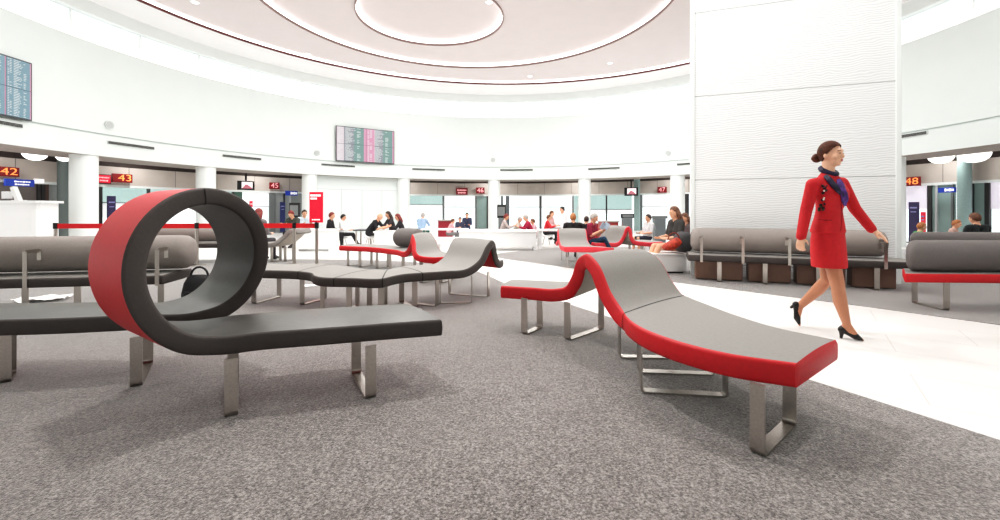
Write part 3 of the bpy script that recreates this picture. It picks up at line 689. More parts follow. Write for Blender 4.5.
# recessed downlights
DL = [(195, 2, 1), (308, 54, 1), (393, 72, 1), (530, 76, 1), (610, 63, 1), (489, 2, 2)]
for k, (x, y, lv) in enumerate(DL):
    zc = 7.71 if lv == 1 else 8.08; p = G(x, y, zc); r = empty('downlight', (p.x, p.y, zc))
    tag(r, 'tiny bright round downlight in the pale ceiling, %s' % ['nearest the left end of the outer ring', 'second from the left along the outer ring', 'above and right of the central flight display', 'just right of centre at the far rim', 'closest to the wavy pillar', 'inside the smallest ring'][k], 'light')
    MB().cyl((p.x, p.y, zc-.012), (p.x, p.y, zc+.02), .13, 24).build('trim_ring', WHITE, r, True)
    MB().cyl((p.x, p.y, zc-.016), (p.x, p.y, zc-.01), .1, 24).build('lens', LAMP, r, True)
# ------------------------------------------------------------------ furniture in the hall
CORIAN = mat('white_solid_surface', (240, 240, 239), .35, var=.01)
DKTOP = mat('dark_table_top', (88, 88, 90), .4)
# big white information counter at left
cx0, cx1, Dc = (-60-500)/F*11.4, (37-500)/F*11.4, 11.4
r = empty('service_counter', (cx1-1.2, Dc, 0)); tag(r, 'big white service counter at the far left behind the bolster bench', 'counter')
pts = [(cx0, Dc), (cx1-.15, Dc), (cx1-.06, Dc+.03), (cx1-.02, Dc+.1), (cx1-.2, Dc+.75), (cx0, Dc+.75)]
MB().prism(pts, .1, 1.36).build('body', CORIAN, r)
MB().prism([(cx0, Dc+.05), (cx1-.2, Dc+.06), (cx1-.3, Dc+.7), (cx0, Dc+.7)], 0, .1).build('plinth', MULLD, r)
MB().prism([(cx0, Dc-.06), (cx1+.02, Dc-.06), (cx1+.1, Dc+.02), (cx1-.1, Dc+.8), (cx0, Dc+.8)], 1.36, 1.42).build('counter_top', CORIAN, r)
p = at(19, 202, 11.75); p.z = 1.42; q = at(13.5, 187, 11.75)
r = empty('slanted_post', p); tag(r, 'white slanted post standing on the service counter', 'post')
MB().bar(p, q, .12, .1, bev=.01).build('post_body', CORIAN, r); MB().box((p.x, p.y, 1.43), (.22, .2, .02), bev=.004).build('foot_plate', CORIAN, r)
p = at(7, 201, 11.8); r = empty('counter_monitor', (p.x, p.y, 1.42)); tag(r, 'small white monitor on the service counter beside the slanted post', 'monitor')
MB().box((p.x, p.y, 1.58), (.26, .05, .2), bev=.01).build('monitor_back', CORIAN, r); MB().box((p.x, p.y, 1.45), (.04, .05, .07)).box((p.x, p.y, 1.425), (.18, .14, .012)).build('monitor_stand', MULL, r)
# barrier posts with red belt
BELT = mat('belt_red', (224, 24, 34), .6)
def barrier(x, y, label, to=None, sgn=False):
    r = empty('barrier_post', (x, y, 0)); tag(r, label, 'barrier', None)
    MB().tube([(x, y, .0), (x, y, .02), (x, y, .035)], [.17, .165, .05], 24).build('base', STEEL, r, True)
    MB().cyl((x, y, .03), (x, y, .84), .033, 18).build('pole', STEEL, r, True)
    MB().cyl((x, y, .78), (x, y, .9), .042, 18).build('belt_cassette', BLACK, r, True)
    if to: MB().bar((x, y, .835), (to[0], to[1], .835), .012, .1, up=V((0, 0, 1))).build('belt', BELT, r)
b0, b1, b2, b3 = (-9.25, 8.95), (-6.38, 9.05), (-4.40, 9.2), (-3.9, 9.15)
barrier(*b0, 'steel barrier post at the left end of the red belt', b1); barrier(*b1, 'steel barrier post glimpsed through the ring', b2); barrier(*b2, 'steel barrier post left of the red totem sign', b3); barrier(*b3, 'steel barrier post carrying the red totem sign at the belt end')
px_, py_ = b3[0], b3[1]-.0
r = empty('totem_sign', (px_, py_, .9)); tag(r, 'tall red totem sign with white lettering on top of the barrier post', 'sign')
z0, z1 = zat(222.5, 9.15), zat(192, 9.15); cxs = (316.7-500)/F*9.15
MT = Matrix(((1, 0, 0, cxs), (0, 0, -1, 9.13), (0, 1, 0, 0), (0, 0, 0, 1)))
wbuild(MB().box((0, (z0+z1)/2, 0), (.285, z1-z0, .03), bev=.005), MT, 'sign_panel', mat('totem_red', (226, 26, 58), .4, emit=.3), r)
tm = MB()
for xx, w in ((-.1, .035), (-.062, .03), (-.026, .03), (.01, .028), (.046, .03), (.084, .034)): tm.box((xx, z1-.075, .018), (w, .045, .006))
for xx, w in ((-.1, .03), (-.064, .034), (-.026, .03), (.008, .024)): tm.box((xx, z1-.14, .018), (w, .04, .006))
for xx, w in ((-.07, .03), (-.035, .022), (-.008, .022), (.02, .022), (.048, .022), (.074, .022)): tm.box((xx, z0+.06, .018), (w, .026, .006))
wbuild(tm, MT, 'lettering', LET, r)
wbuild(MB().cyl((0, .86, 0), (0, z0+.02, 0), .02, 12), MT, 'sign_stem', BLACK, r)
# long white tables and desks
def slab_table(name, label, x0, x1, y0, y1, zt, apron, th=.05, legs='slab', topm=CORIAN, cat='table', inset=.0):
    r = empty(name, ((x0+x1)/2, (y0+y1)/2, 0)); tag(r, label, cat)
    MB().box(((x0+x1)/2, (y0+y1)/2, zt-th/2), (x1-x0, y1-y0, th), bev=.008).build('table_top', topm, r)
    if apron: MB().box(((x0+x1)/2, y0+.05, zt-th-apron/2), (x1-x0-.06, .04, apron)).build('front_panel', CORIAN, r)
    if legs == 'slab':
        for xx in (x0+.06+inset, x1-.06-inset): MB().box((xx, (y0+y1)/2, (zt-th)/2), (.08, (y1-y0)*.86, zt-th)).build('leg', CORIAN, r)
    else:
        for xx in (x0+.08, x1-.08):
            for yy in (y0+.08, y1-.08): MB().bar((xx, yy, 0), (xx, yy, zt-th), .04, .04).build('leg', STEEL, r)
    return r
slab_table('long_table', 'long white table with deep front panel, behind the grey hump of the linked bench', -1.2, 1.07, 12.3, 13.2, .575, .40)
slab_table('long_table', 'white table with slab end to the right of the long white one', 1.16, 2.5, 12.9, 13.7, .57, .0, .04)
slab_table('thin_table', 'thin dark edged white table in front of the man in the blue shirt', -2.7, -1.1, 14.4, 15.2, .53, 0, .04, 'posts')
slab_table('box_table', 'white box fronted table where three diners lean in', -3.75, -2.9, 12.7, 13.5, .54, .46, .05, 'slab')
slab_table('thin_table', 'low dark topped table between the man in white and the leaning man', -4.55, -3.95, 13.3, 13.9, .56, 0, .04, 'posts', DKTOP)
slab_table('white_desk', 'white desk block behind the barrier post at left', -5.78, -4.75, 12.1, 12.8, .62, .5, .05, 'slab', cat='desk')
slab_table('low_white_table', 'low white table half hidden behind the two humps, left of the long one', -1.75, -1.15, 11.3, 12.0, .42, .12, .04, 'slab')
def stool(label, x, y, h=.42):
    r = empty('round_stool', (x, y, 0)); tag(r, label, 'stool')
    MB().tube([(x, y, h-.04), (x, y, h-.01), (x, y, h)], [.17, .18, .16], 20).build('seat', CORIAN, r, True)
    for a in range(4):
        c, s_ = math.cos(a*PI/2+.7), math.sin(a*PI/2+.7)
        MB().tube([(x+.08*c, y+.08*s_, h-.04), (x+.17*c, y+.17*s_, 0)], [.012, .012], 8).build('leg', STEEL, r, True)
# gate desks, kiosks beyond
def gate_desk(label, x0, x1, yt, D, col, depth=.6):
    a, b = (x0-500)/F*D, (x1-500)/F*D; z = zat(yt, D); r = empty('gate_desk', ((a+b)/2, D, 0)); tag(r, label, 'desk')
    MB().box(((a+b)/2, D+depth/2, (z-.04)/2+.03), (b-a, depth, z-.1), bev=.01).build('desk_body', col, r)
    MB().box(((a+b)/2, D+depth/2-.02, z-.02), (b-a+.06, depth+.08, .04), bev=.006).build('desk_top', mat('desk_top_grey', (170, 164, 158), .4), r)
    MB().box(((a+b)/2, D+depth/2, .02), (b-a-.06, depth-.08, .04)).build('plinth', MULLD, r)
RB = mat('red_brown_laminate', (158, 52, 48), .5)
gate_desk('red brown gate desk behind the reading man', 602, 618.5, 221, 15.2, RB); gate_desk('dark red gate desk right of the man in the blue shirt', 438, 452, 220, 17.5, mat('crimson_laminate', (150, 36, 52), .5))
gate_desk('red brown gate desk right of the middle of the far windows', 595, 603.5, 223, 16.6, RB)
def kiosk(label, x, yt, D, w=.4, col=BLACK):
    X = (x-500)/F*D; z = zat(yt, D); r = empty('kiosk', (X, D, 0)); tag(r, label, 'kiosk')
    MB().box((X, D, .45), (w*.7, .3, .9), bev=.02).build('pedestal', mat('kiosk_grey', (110, 116, 118), .4), r)
    MB().box((X, D-.05, (z+.9)/2), (w, .12, z-.9+.02), bev=.02).build('head', col, r)
    MB().box((X, D-.115, (z+.9)/2), (w*.8, .01, (z-.9)*.7)).build('screen', MULL, r); MB().box((X, D, .01), (w, .5, .02)).build('base_plate', MULLD, r)
kiosk('dark self service kiosk left of the teal round column', 627, 214, 15.0, .45); kiosk('grey kiosk right of the teal round column', 659, 216, 14.2, .5, MULL); kiosk('dark kiosk beside the middle column at the gate', 501.5, 205, 15.0, .3)
kiosk('black wall screen kiosk by the grey door beyond the barrier', 295.5, 203, 15.2, .36)
# ------------------------------------------------------------------ by the wavy pillar and on the floor
WBX = (3.05, 7.02); dH = (V((5.72, 5.98, 0))-V((3.05, 7.02, 0))).normalized(); nH = V((-dH.y, dH.x, 0)); hrz = math.atan2(dH.y, dH.x)
BROWN = mat('brown_laminate', (138, 108, 92), .5, var=.12, scale=4)
for k, (s0, s1) in enumerate([(.14, .84), (.92, 1.5), (1.58, 2.2), (2.28, 2.8)]):
    c = V((3.05, 7.02, 0))+dH*(s0+s1)/2+nH*.36
    r = empty('storage_box', c, 0); tag(r, 'brown box under the bench by the pillar, '+['leftmost of four', 'second from the left', 'third from the left, behind the walking woman', 'rightmost of four'][k], 'box')
    MB().box(c+V((0, 0, .175)), (s1-s0, .22, .3), rz=hrz, bev=.008).build('carcass', BROWN, r)
    MB().box(c+V((0, 0, .17))-nH*.115, (s1-s0-.04, .012, .27), rz=hrz, bev=.003).build('front_board', BROWN, r)
wb = G(672, 274); r = empty('white_plinth', (wb.x, wb.y+.3, 0)); tag(r, 'white block seat under the long haired girl, left of the pillar bench', 'block')
MB().box((wb.x-.15, wb.y+.28, .19), (.85, .55, .3), bev=.012).build('block_body', CORIAN, r); MB().box((wb.x-.15, wb.y+.28, .02), (.75, .45, .04)).build('recess', MULLD, r); MB().box((wb.x-.15, wb.y+.28, .355), (.87, .57, .03), bev=.008).build('block_top', CORIAN, r)
# backpack behind the ring
bp = V((-3.48, 4.98, 0)); r = empty('black_bag', bp); tag(r, 'black bag with a looped handle on the carpet, seen through the ring', 'bag')
BAGM = mat('bag_black', (28, 26, 28), .6, bump=.2)
m = MB(); m.loft([(bp+V((0, 0, z)), V((a, 0, 0)), V((0, b, 0))) for z, a, b in ((0, .15, .07), (.03, .19, .1), (.2, .2, .11), (.33, .17, .09), (.4, .13, .06), (.42, .08, .03))], n=20).build('bag_body', BAGM, r, True, 60)
MB().tube([bp+V((.10*math.cos(a), 0, .4+.11*math.sin(a))) for a in [i*PI/10 for i in range(11)]], .012, 8).build('handle', BAGM, r, True)
MB().loft([(bp+V((0, -.1, z)), V((a, 0, 0)), V((0, .03, 0))) for z, a in ((.06, .1), (.1, .13), (.2, .13), (.24, .1))], n=16).build('front_pocket', BAGM, r, True, 60)
PAPER = mat('paper', (244, 242, 238), .7)
def paper(name, label, c, w, d, rz, crumple, sd):
    bm = bmesh.new(); rnd = random.Random(sd); bmesh.ops.create_grid(bm, x_segments=14, y_segments=10, size=.5)
    for v in bm.verts: v.co = V((v.co.x*w, v.co.y*d, .012+crumple*(rnd.random()+abs(math.sin(v.co.x*7+sd))*.8)))
    me = bpy.data.meshes.new(name); bm.to_mesh(me); bm.free(); me.transform(Matrix.Translation(c) @ Matrix.Rotation(rz, 4, 'Z')); o = mkobj(name, me, PAPER, None, True); tag(o, label, 'paper'); return o
paper('newspaper', 'crumpled white paper lying on the carpet beneath the left bolster bench', G(44, 301), .5, .3, .4, .03, 2)
paper('paper_sheet', 'white sheet of paper on the carpet under the linked grey bench', G(309, 286.5), .2, .2, .5, .004, 5)
# ------------------------------------------------------------------ people
SKIN = mat('skin', (226, 172, 142), .5, var=.03, scale=20); SKIN2 = mat('skin_tan', (206, 136, 104), .48, var=.04, scale=20)
def C(a, b, ra, rb, m=0): return ('c', V(a), V(b), ra, rb, m)
def E(c, r, m=0, rot=None): return ('e', V(c), tuple(r), rot, m)
def union(name, segs, voxel, mats, parent, smooth_it=3, extra=None, ease=.5):
    from mathutils.bvhtree import BVHTree
    mb = MB(); own = []
    for s in segs:
        if s[0] == 'c': mb.caps(s[1], s[2], s[3], s[4], 12)
        else: mb.ball(s[1], s[2], s[3], 16)
        own += [s[5] if s[0] == 'c' else s[4]]*(len(mb.bm.faces)-len(own))
    if extra: extra(mb)
    me = mb.mesh(name); o = bpy.data.objects.new(name, me); COL.objects.link(o)
    rm = o.modifiers.new('r', 'REMESH'); rm.mode = 'VOXEL'; rm.voxel_size = voxel
    sm = o.modifiers.new('s', 'SMOOTH'); sm.iterations = smooth_it; sm.factor = ease
    bpy.context.view_layer.update()
    out = bpy.data.meshes.new_from_object(o.evaluated_get(bpy.context.evaluated_depsgraph_get()))
    out.materials.clear()
    if len(mats) > 1:
        bv = BVHTree.FromPolygons([v.co for v in me.vertices], [p.vertices for p in me.polygons])
        for p in out.polygons:
            h = bv.find_nearest(p.center)
            p.material_index = own[h[2]] if h[2] is not None and h[2] < len(own) else 0
    bpy.data.objects.remove(o); bpy.data.meshes.remove(me)
    return mkobj(name, out, mats, parent, True)
def hand(segs, w, d, lat, nrm, m, s=1.0, curl=.5, thumb=1):
    # w wrist, d towards fingertips, lat across the palm towards the index side, nrm back of the hand
    w, d, lat, nrm = V(w), V(d).normalized(), V(lat).normalized(), V(nrm).normalized()
    for k in (-1, 0, 1): segs.append(C(w+d*.012*s+lat*.012*k*s, w+d*.082*s+lat*.024*k*s, .017*s, .0155*s, m))
    for k, L in zip((1.5, .5, -.5, -1.5), (.068, .078, .072, .056)):
        a = w+d*.088*s+lat*.0205*k*s; c1 = curl*.5
        d1 = (d*math.cos(c1)-nrm*math.sin(c1)+lat*.06*k).normalized(); b = a+d1*L*.5*s
        c2 = curl*1.3; d2 = (d*math.cos(c2)-nrm*math.sin(c2)+lat*.04*k).normalized(); e = b+d2*L*.5*s
        segs.append(C(a, b, .0098*s, .0088*s, m)); segs.append(C(b, e, .0088*s, .0072*s, m))
    a = w+d*.03*s+lat*.026*s; b = a+(d*.6+lat*.75-nrm*.25).normalized()*.036*s; e = b+(d*.95+lat*.25-nrm*.3).normalized()*.032*s
    segs.append(C(a, b, .0125*s, .0105*s, m)); segs.append(C(b, e, .0105*s, .008*s, m))
HAIRC = {'black': (30, 24, 24), 'dark': (58, 38, 32), 'brown': (104, 66, 44), 'auburn': (122, 46, 40), 'ginger': (172, 112, 66), 'grey': (172, 166, 160)}
def person(label, x, ytop, D, yaw, top, bottom, hair='dark', style='short', lean=8, arms='lap', sleeve='long', legs='bent', skin=None, head_pitch=10, shoes=(40, 36, 36), stand=False, width=1.0, group=None, s=None, seat=None):
    tz = zat(ytop, D); X = (x-500)/F*D
    s = s or max(.78, min(1.02, tz/(1.27-.003*max(0, lean-8)*1.2)))
    h = tz/s-.86 if not stand else .85
    l = math.radians(lean); u = V((0, math.sin(l), math.cos(l)))
    h += (1-math.cos(l))*.55
    P = V((0, 0, h+.1)); Cc = P+u*.28; Sh = P+u*.455; Nk = P+u*.52; hp = math.radians(head_pitch)
    hu = V((0, math.sin(l*.6+hp*.6), math.cos(l*.6+hp*.6))); Hd = Nk+hu*.115+V((0, .02, 0)); hf = V((0, math.cos(l*.5+hp), -math.sin(l*.5+hp)))
    hrot = Matrix((V((1, 0, 0)), hf, V((1, 0, 0)).cross(hf))).transposed()
    SK, TO, BO, SH = 0, 1, 2, 3; W_ = width
    segs = [E(P+V((0, 0, -.0)), (.17*W_, .125, .12), BO), E(P+u*.1, (.155*W_, .12, .12), TO)]
    for q in (-1, 1):
        segs += [C(P+V((q*.065*W_, 0, .06)), Cc+V((q*.075*W_, 0, 0)), .098, .105, TO), C(Cc+V((q*.075*W_, 0, 0)), Sh+V((q*.09*W_, -.01, -.03)), .105, .08, TO)]
    segs += [C(Sh+V((-.155*W_, -.01, -.01)), Sh+V((.155*W_, -.01, -.01)), .062, .062, TO), C(Sh+u*.02, Nk+u*.05, .055, .05, SK)]
    segs += [E(Hd, (.074, .094, .108), SK, hrot), E(Hd+hf*.03+hrot @ V((0, 0, -.065)), (.052, .055, .055), SK, hrot), E(Hd+hf*.098+hrot @ V((0, 0, -.018)), (.012, .018, .02), SK, hrot)]
    for q in (-1, 1): segs.append(E(Hd+hrot @ V((q*.076, -.005, -.015)), (.012, .02, .03), SK, hrot))
    hs = []
    for q in (-1, 1):
        a = Sh+V((q*.19*W_, -.01, -.02))
        if arms == 'lap': e = a+V((q*.03, .06, -.27)); w = e+V((-q*.08, .2, -.02))
        elif arms == 'table': e = a+V((q*.06, .14, -.22)); w = e+V((-q*.1, .2, .06))
        elif arms == 'phone': e = a+V((q*.04, .08, -.26)); w = e+V((-q*.1, .2, .12))
        else: e = a+V((q*.05, -.02, -.28)); w = e+V((0, .08, -.22))
        lo = TO if sleeve == 'long' else SK
        segs += [C(a, e, .056, .046, TO), C(e, w, .044, .034, lo)]
        d = (w-e).normalized(); lat = V((-q, 0, .3)); lat = (lat-d*lat.dot(d)).normalized(); hand(segs, w, d, lat, d.cross(lat)*(-q), SK, 1.05, .7)
    for q in (-1, 1):
        hip = V((q*.085*W_, .02, h+.07))
        if stand:
            kn = V((q*.09, .03, .47)); an = V((q*.1, 0, .09))
        elif legs == 'crossed':
            kn = V((q*.05+.04, .43, h+.1+(.1 if q > 0 else 0))); an = kn+(V((-.1, .16, -.33)) if q > 0 else V((.0, -.02, -(h+.0))))
            if q < 0: an.z = .09
        elif legs == 'side': kn = V((q*.09, .42, h+.08)); an = V((q*.06, .6, .12))
        else: kn = V((q*.12, .42, h+.08)); an = V((q*.12, .42+.03*q, .09))
        thm = BO; shm = BO
        if bottom[0] == 'shorts': shm = SK
        if bottom[0] == 'bare': thm = shm = SK
        segs += [C(hip, kn, .085, .062, thm), C(kn, an, .058, .04, shm), C(an, an+V((0, .15, -.045)), .042, .034, SH), C(an+V((0, -.03, -.03)), an+V((0, .06, -.05)), .035, .035, SH)]
    off = V((Hd.x, Hd.y))
    A = math.radians(yaw-90)
    rot = Matrix.Rotation(A, 4, 'Z')
    ho = rot @ V((Hd.x, Hd.y, 0))*s
    root = empty('person', (X-ho.x, D-ho.y, 0)); root.rotation_euler = (0, 0, A); root.scale = (s, s, s); tag(root, label, 'person', group)
    bc = bottom[1] if isinstance(bottom[0], str) else bottom
    mt = [skin or SKIN, mat('top_%d_%d_%d' % top, top, .8, var=.12, scale=14), mat('trousers_%d_%d_%d' % bc, bc, .8, var=.12, scale=14), mat('shoe_%d_%d_%d' % shoes, shoes, .5)]
    b = union('body', segs, .017, mt, None, 2); b.parent = root
    # hair
    if style != 'bald':
        hm = mat('hair_'+hair, HAIRC[hair], .55, var=.35, scale=40)
        mb = MB(); mb.ball((0, 0, 0), (.085, .104, .118), seg=24)
        for f in [f for f in mb.bm.faces if (lambda c: c.z < 1.25*c.y-.03 or c.z < -.075)(f.calc_center_median())]: mb.bm.faces.remove(f)
        if style == 'long':
            for k in range(9):
                a = PI*(.08+.84*k/8); px, py = .078*math.cos(a), -.085*math.sin(a)
                mb.tube([(px, py+.02, .02), (px*1.15, py, -.09), (px*1.2, py-.01, -.2), (px*.9, py, -.27)], [.03, .036, .033, .012], 8)
        if style == 'topknot': mb.ball((0, -.03, .125), (.035, .035, .04))
        me = mb.mesh('hair'); me.transform(Matrix.Translation(Hd-hf*.012+V((0, 0, .008))) @ hrot.to_4x4())
        o = mkobj('hair', me, hm, None, True); o.parent = root
        if style not in ('long',):
            sd = o.modifiers.new('t', 'SOLIDIFY'); sd.thickness = .012
    for q in (-1, 1):
        eo = MB().ball(Hd+hrot @ V((q*.031, .083, .012)), (.011, .009, .008), seg=8).build('eye', mat('eye_dark', (40, 28, 24), .3), None, True); eo.parent = root
    if seat and not stand:
        wp = rot @ V((P.x, P.y+.02, 0))*s
        stool(seat, root.location.x+wp.x, root.location.y+wp.y, max(.2, (h-.03)*s))
    return root
BLK = (34, 32, 36); NAV = (48, 56, 84); GRY = (120, 118, 118)
DIN = None
person('person in grey coat with auburn hair sitting on the curved lounge behind the ring', 259, 208, 9.75, 80, (128, 124, 124), (70, 68, 72), 'auburn', 'long', 5)
person('person in dark olive jacket bending over the counter left of the totem', 291, 210, 13.3, -100, (72, 74, 66), BLK, 'auburn', 'short', 22, 'table', head_pitch=25)
person('person in pale blue and white with black cap hair beside the totem sign', 304.5, 209.5, 13.9, -50, (206, 220, 228), NAV, 'black', 'short', 6, 'table')
person('man in black jacket perched in profile just right of the totem', 332, 212, 13.15, 5, BLK, (38, 36, 40), 'auburn', 'short', 6, 'lap', legs='bent', seat='white round stool under the man in black by the totem')
person('person in white shirt and dark trousers seated right of the man in black', 343.5, 214, 13.6, 5, (240, 240, 240), (44, 42, 46), 'black', 'short', 4, 'lap', legs='side', seat='white round stool under the person in white shirt and dark trousers')
person('bald man in black tee leaning on the box fronted table', 380, 212.5, 13.1, -8, (30, 30, 34), BLK, 'dark', 'bald', 34, 'table', 'short', head_pitch=15, seat='white round stool under the bald man in black')
person('dark haired woman between the bald man and the redhead', 388, 211, 14.0, 215, (64, 58, 62), BLK, 'dark', 'long', 16, 'table', seat='white round stool under the dark haired woman at the box fronted table')
person('red haired woman in black at the right end of the box fronted table', 397.5, 213.5, 13.6, 195, (36, 32, 38), BLK, 'auburn', 'long', 18, 'table', seat='white round stool under the red haired woman in black')
person('man in light blue shirt and green trousers seen from behind at the thin table', 423, 212.5, 15.6, 75, (158, 184, 214), (40, 104, 92), 'grey', 'short', 12, 'table', seat='white round stool under the man in the light blue shirt')
person('distant person in navy at the window, left of the pair', 460, 217, 17.6, -80, (66, 70, 92), NAV, 'black', 'short', 8, 'lap')
person('distant person in navy at the window, right of the pair', 467, 212.5, 18.2, -90, (60, 66, 90), NAV, 'black', 'short', 5, 'lap')
person('distant person in pink with a pale coat left of the navy pair', 453, 218.5, 16.5, 20, (222, 170, 176), GRY, 'brown', 'short', 20, 'table')
person('woman with auburn hair and grey shawl at left end of the long white table', 506.5, 213.5, 14.1, 0, (190, 176, 172), BLK, 'auburn', 'short', 15, 'table', seat='white round stool under the auburn haired woman in a grey shawl')
person('person in beige coat bending at the long white table left of the burgundy top', 520, 216.5, 14.6, -20, (206, 196, 186), GRY, 'grey', 'short', 20, 'table', seat='white round stool under the person in the beige coat')
person('person in burgundy top with grey hair at the long white table', 525.5, 214.5, 13.9, 185, (166, 30, 66), BLK, 'grey', 'short', 20, 'table', seat='white round stool under the person in the burgundy top')
person('person in pink beside the burgundy top at the long white table', 532.5, 218.5, 14.3, 190, (224, 178, 186), GRY, 'brown', 'short', 10, 'table', seat='white round stool under the person in pink beside the burgundy top')
person('person in red waistcoat at the right hand white table', 549, 214.5, 14.6, -10, (206, 44, 56), BLK, 'brown', 'short', 10, 'table', seat='white round stool under the person in the red waistcoat')
person('person in rose sweater behind the red waistcoat', 552, 210.5, 16.2, -30, (214, 170, 170), GRY, 'brown', 'short', 8, 'lap')
person('person in white shirt with black hair standing tallest at the far windows', 562, 206.5, 16.8, -150, (238, 238, 240), (230, 230, 232), 'black', 'short', 3, 'down')
person('brown haired man in black seen from behind above the small grey bench back', 573, 213, 10.25, 88, (38, 34, 36), BLK, 'ginger', 'short', 6, 'lap', width=1.15)
person('dark haired person half hidden between the two seated men', 586.5, 216, 11.6, 60, (40, 34, 40), BLK, 'dark', 'short', 6, 'lap')
person('grey haired man in burgundy shirt and jeans reading a magazine', 594.5, 213, 9.78, -34, (142, 32, 62), (32, 66, 92), 'grey', 'short', 8, 'phone', 'short', legs='crossed', head_pitch=22)
person('man in pale grey shirt and dark shorts by the teal round column', 648, 214, 11.6, 195, (214, 212, 214), ('shorts', (44, 44, 58)), 'dark', 'short', -4, 'lap', 'short', seat='white round stool under the man in pale grey shirt and dark shorts')
person('long haired girl in dark dress with bare legs on the white block', 674, 206, 8.15, 190, (62, 60, 58), ('bare', (60, 60, 60)), 'brown', 'long', 2, 'lap', 'short', legs='side', head_pitch=12)
person('woman with brown hair beside the pillar, behind the long haired girl', 684.5, 212.5, 9.0, 200, (96, 84, 84), BLK, 'brown', 'long', 6, 'lap', 'short', head_pitch=20)
person('man in black jacket seen from behind above the far right bolster', 974.5, 212.5, 8.2, 95, (34, 38, 40), BLK, 'brown', 'short', 8, 'lap', width=1.3)
person('woman with pale hair facing the man in black at far right', 957, 219.5, 9.8, -60, (206, 170, 160), GRY, 'ginger', 'short', 14, 'lap')
person('child in green top under the orange sign 48', 922, 222, 9.2, -20, (60, 140, 78), BLK, 'ginger', 'short', 10, 'lap', s=.78)
# things the seated people hold
mg = at(604.5, 226, 9.5); r = empty('magazine', mg); tag(r, 'open magazine in the reading man\'s hands', 'magazine')
MB().box(mg+V((-.04, 0, 0)), (.11, .01, .15), rot=Matrix.Rotation(.5, 3, 'Y') @ Matrix.Rotation(.5, 3, 'Z')).box(mg+V((.05, .03, 0)), (.11, .01, .15), rot=Matrix.Rotation(.5, 3, 'Y') @ Matrix.Rotation(-.3, 3, 'Z')).build('pages', mat('magazine_page', (176, 190, 206), .5), r)
hb = at(672, 244.5, 7.62); r = empty('handbag', hb); tag(r, 'orange red patterned handbag on the girl\'s lap', 'bag')
MB().loft([(hb+V((x_, 0, z_)), V((0, .09, 0)), V((.0, 0, k))) for x_, z_, k in ((-.15, -.05, .03), (-.11, -.04, .07), (0, -.01, .1), (.08, .03, .1), (.13, .04, .06), (.14, .04, .03))], n=18).build('bag_body', mat('bag_rust', (176, 62, 40), .6, var=.45, scale=22), r, True, 60)
MB().tube([hb+V((.1*math.cos(a)+.02, -.03, .09+.12*math.sin(a))) for a in [i*PI/10 for i in range(11)]], .01, 8).build('handle', mat('bag_strap', (120, 40, 30), .6), r, True)
ps = at(684, 241, 7.75); r = empty('dark_pillow', ps); tag(r, 'dark grey round bolster behind the girl, against the pillar bench', 'cushion')
MB().loft([(ps+V((0, o, -.02)), V((k, 0, 0)), V((0, 0, k*1.3))) for o, k in ((-.14, .08), (-.12, .12), (-.06, .145), (.15, .145), (.2, .12), (.22, .08))], n=22).build('cushion_cover', mat('cushion_charcoal', (74, 72, 74), .8), r, True, 60)
# ------------------------------------------------------------------ the walking woman in red
v_ = V((.79, -.61, 0)).normalized(); c_ = V((-.61, -.79, 0)).normalized(); UP = V((0, 0, 1))
def fwd(deg): a = math.radians(deg); return (v_*math.cos(a)+c_*math.sin(a)).normalized()
def rgt(f): return V((f.y, -f.x, 0))
fc, fp, fh = fwd(35), fwd(14), fwd(24)
wroot = empty('person', (3.1, 4.03, 0)); tag(wroot, 'woman walking in a red skirt suit, patterned scarf, hair bun and black heels', 'person')
WSK = mat('woman_skin', (234, 184, 156), .45, var=.03, scale=20); TIGHT = mat('tan_tights', (192, 134, 104), .4, var=.04, scale=20)
LIP = mat('lip', (176, 70, 72), .4); BROW = mat('brow', (62, 40, 32), .6)
Hc = at(831, 154.5, 4.05); hl = -rgt(fh)
HR = Matrix((fh, hl, UP)).transposed()
HR = HR @ Matrix.Rotation(math.radians(3), 3, 'Y')
def H(x, y, z): return Hc+HR @ V((x, y, z))
segs = [E(H(-.012, 0, .022), (.092, .074, .098), 0, HR), E(H(.03, 0, .0), (.062, .062, .085), 0, HR), E(H(.036, 0, -.058), (.05, .05, .056), 0, HR), E(H(.062, 0, -.09), (.022, .024, .02), 0, HR),
        C(H(.088, 0, .012), H(.104, 0, -.024), .008, .011), E(H(.096, 0, -.029), (.012, .017, .009), 0, HR), E(H(.084, 0, -.058), (.012, .024, .014), 0, HR), E(H(.079, 0, .035), (.012, .05, .012), 0, HR)]
for q in (-1, 1):
    segs += [E(H(.055, q*.038, -.022), (.03, .026, .028), 0, HR), E(H(-.012, q*.075, -.01), (.02, .009, .031), 0, HR)]
Nb = at(828.5, 174, 4.06)
segs += [C(H(-.02, 0, -.05), Nb, .05, .052), C(Nb+UP*-.02, Nb+UP*-.2, .06, .085)]
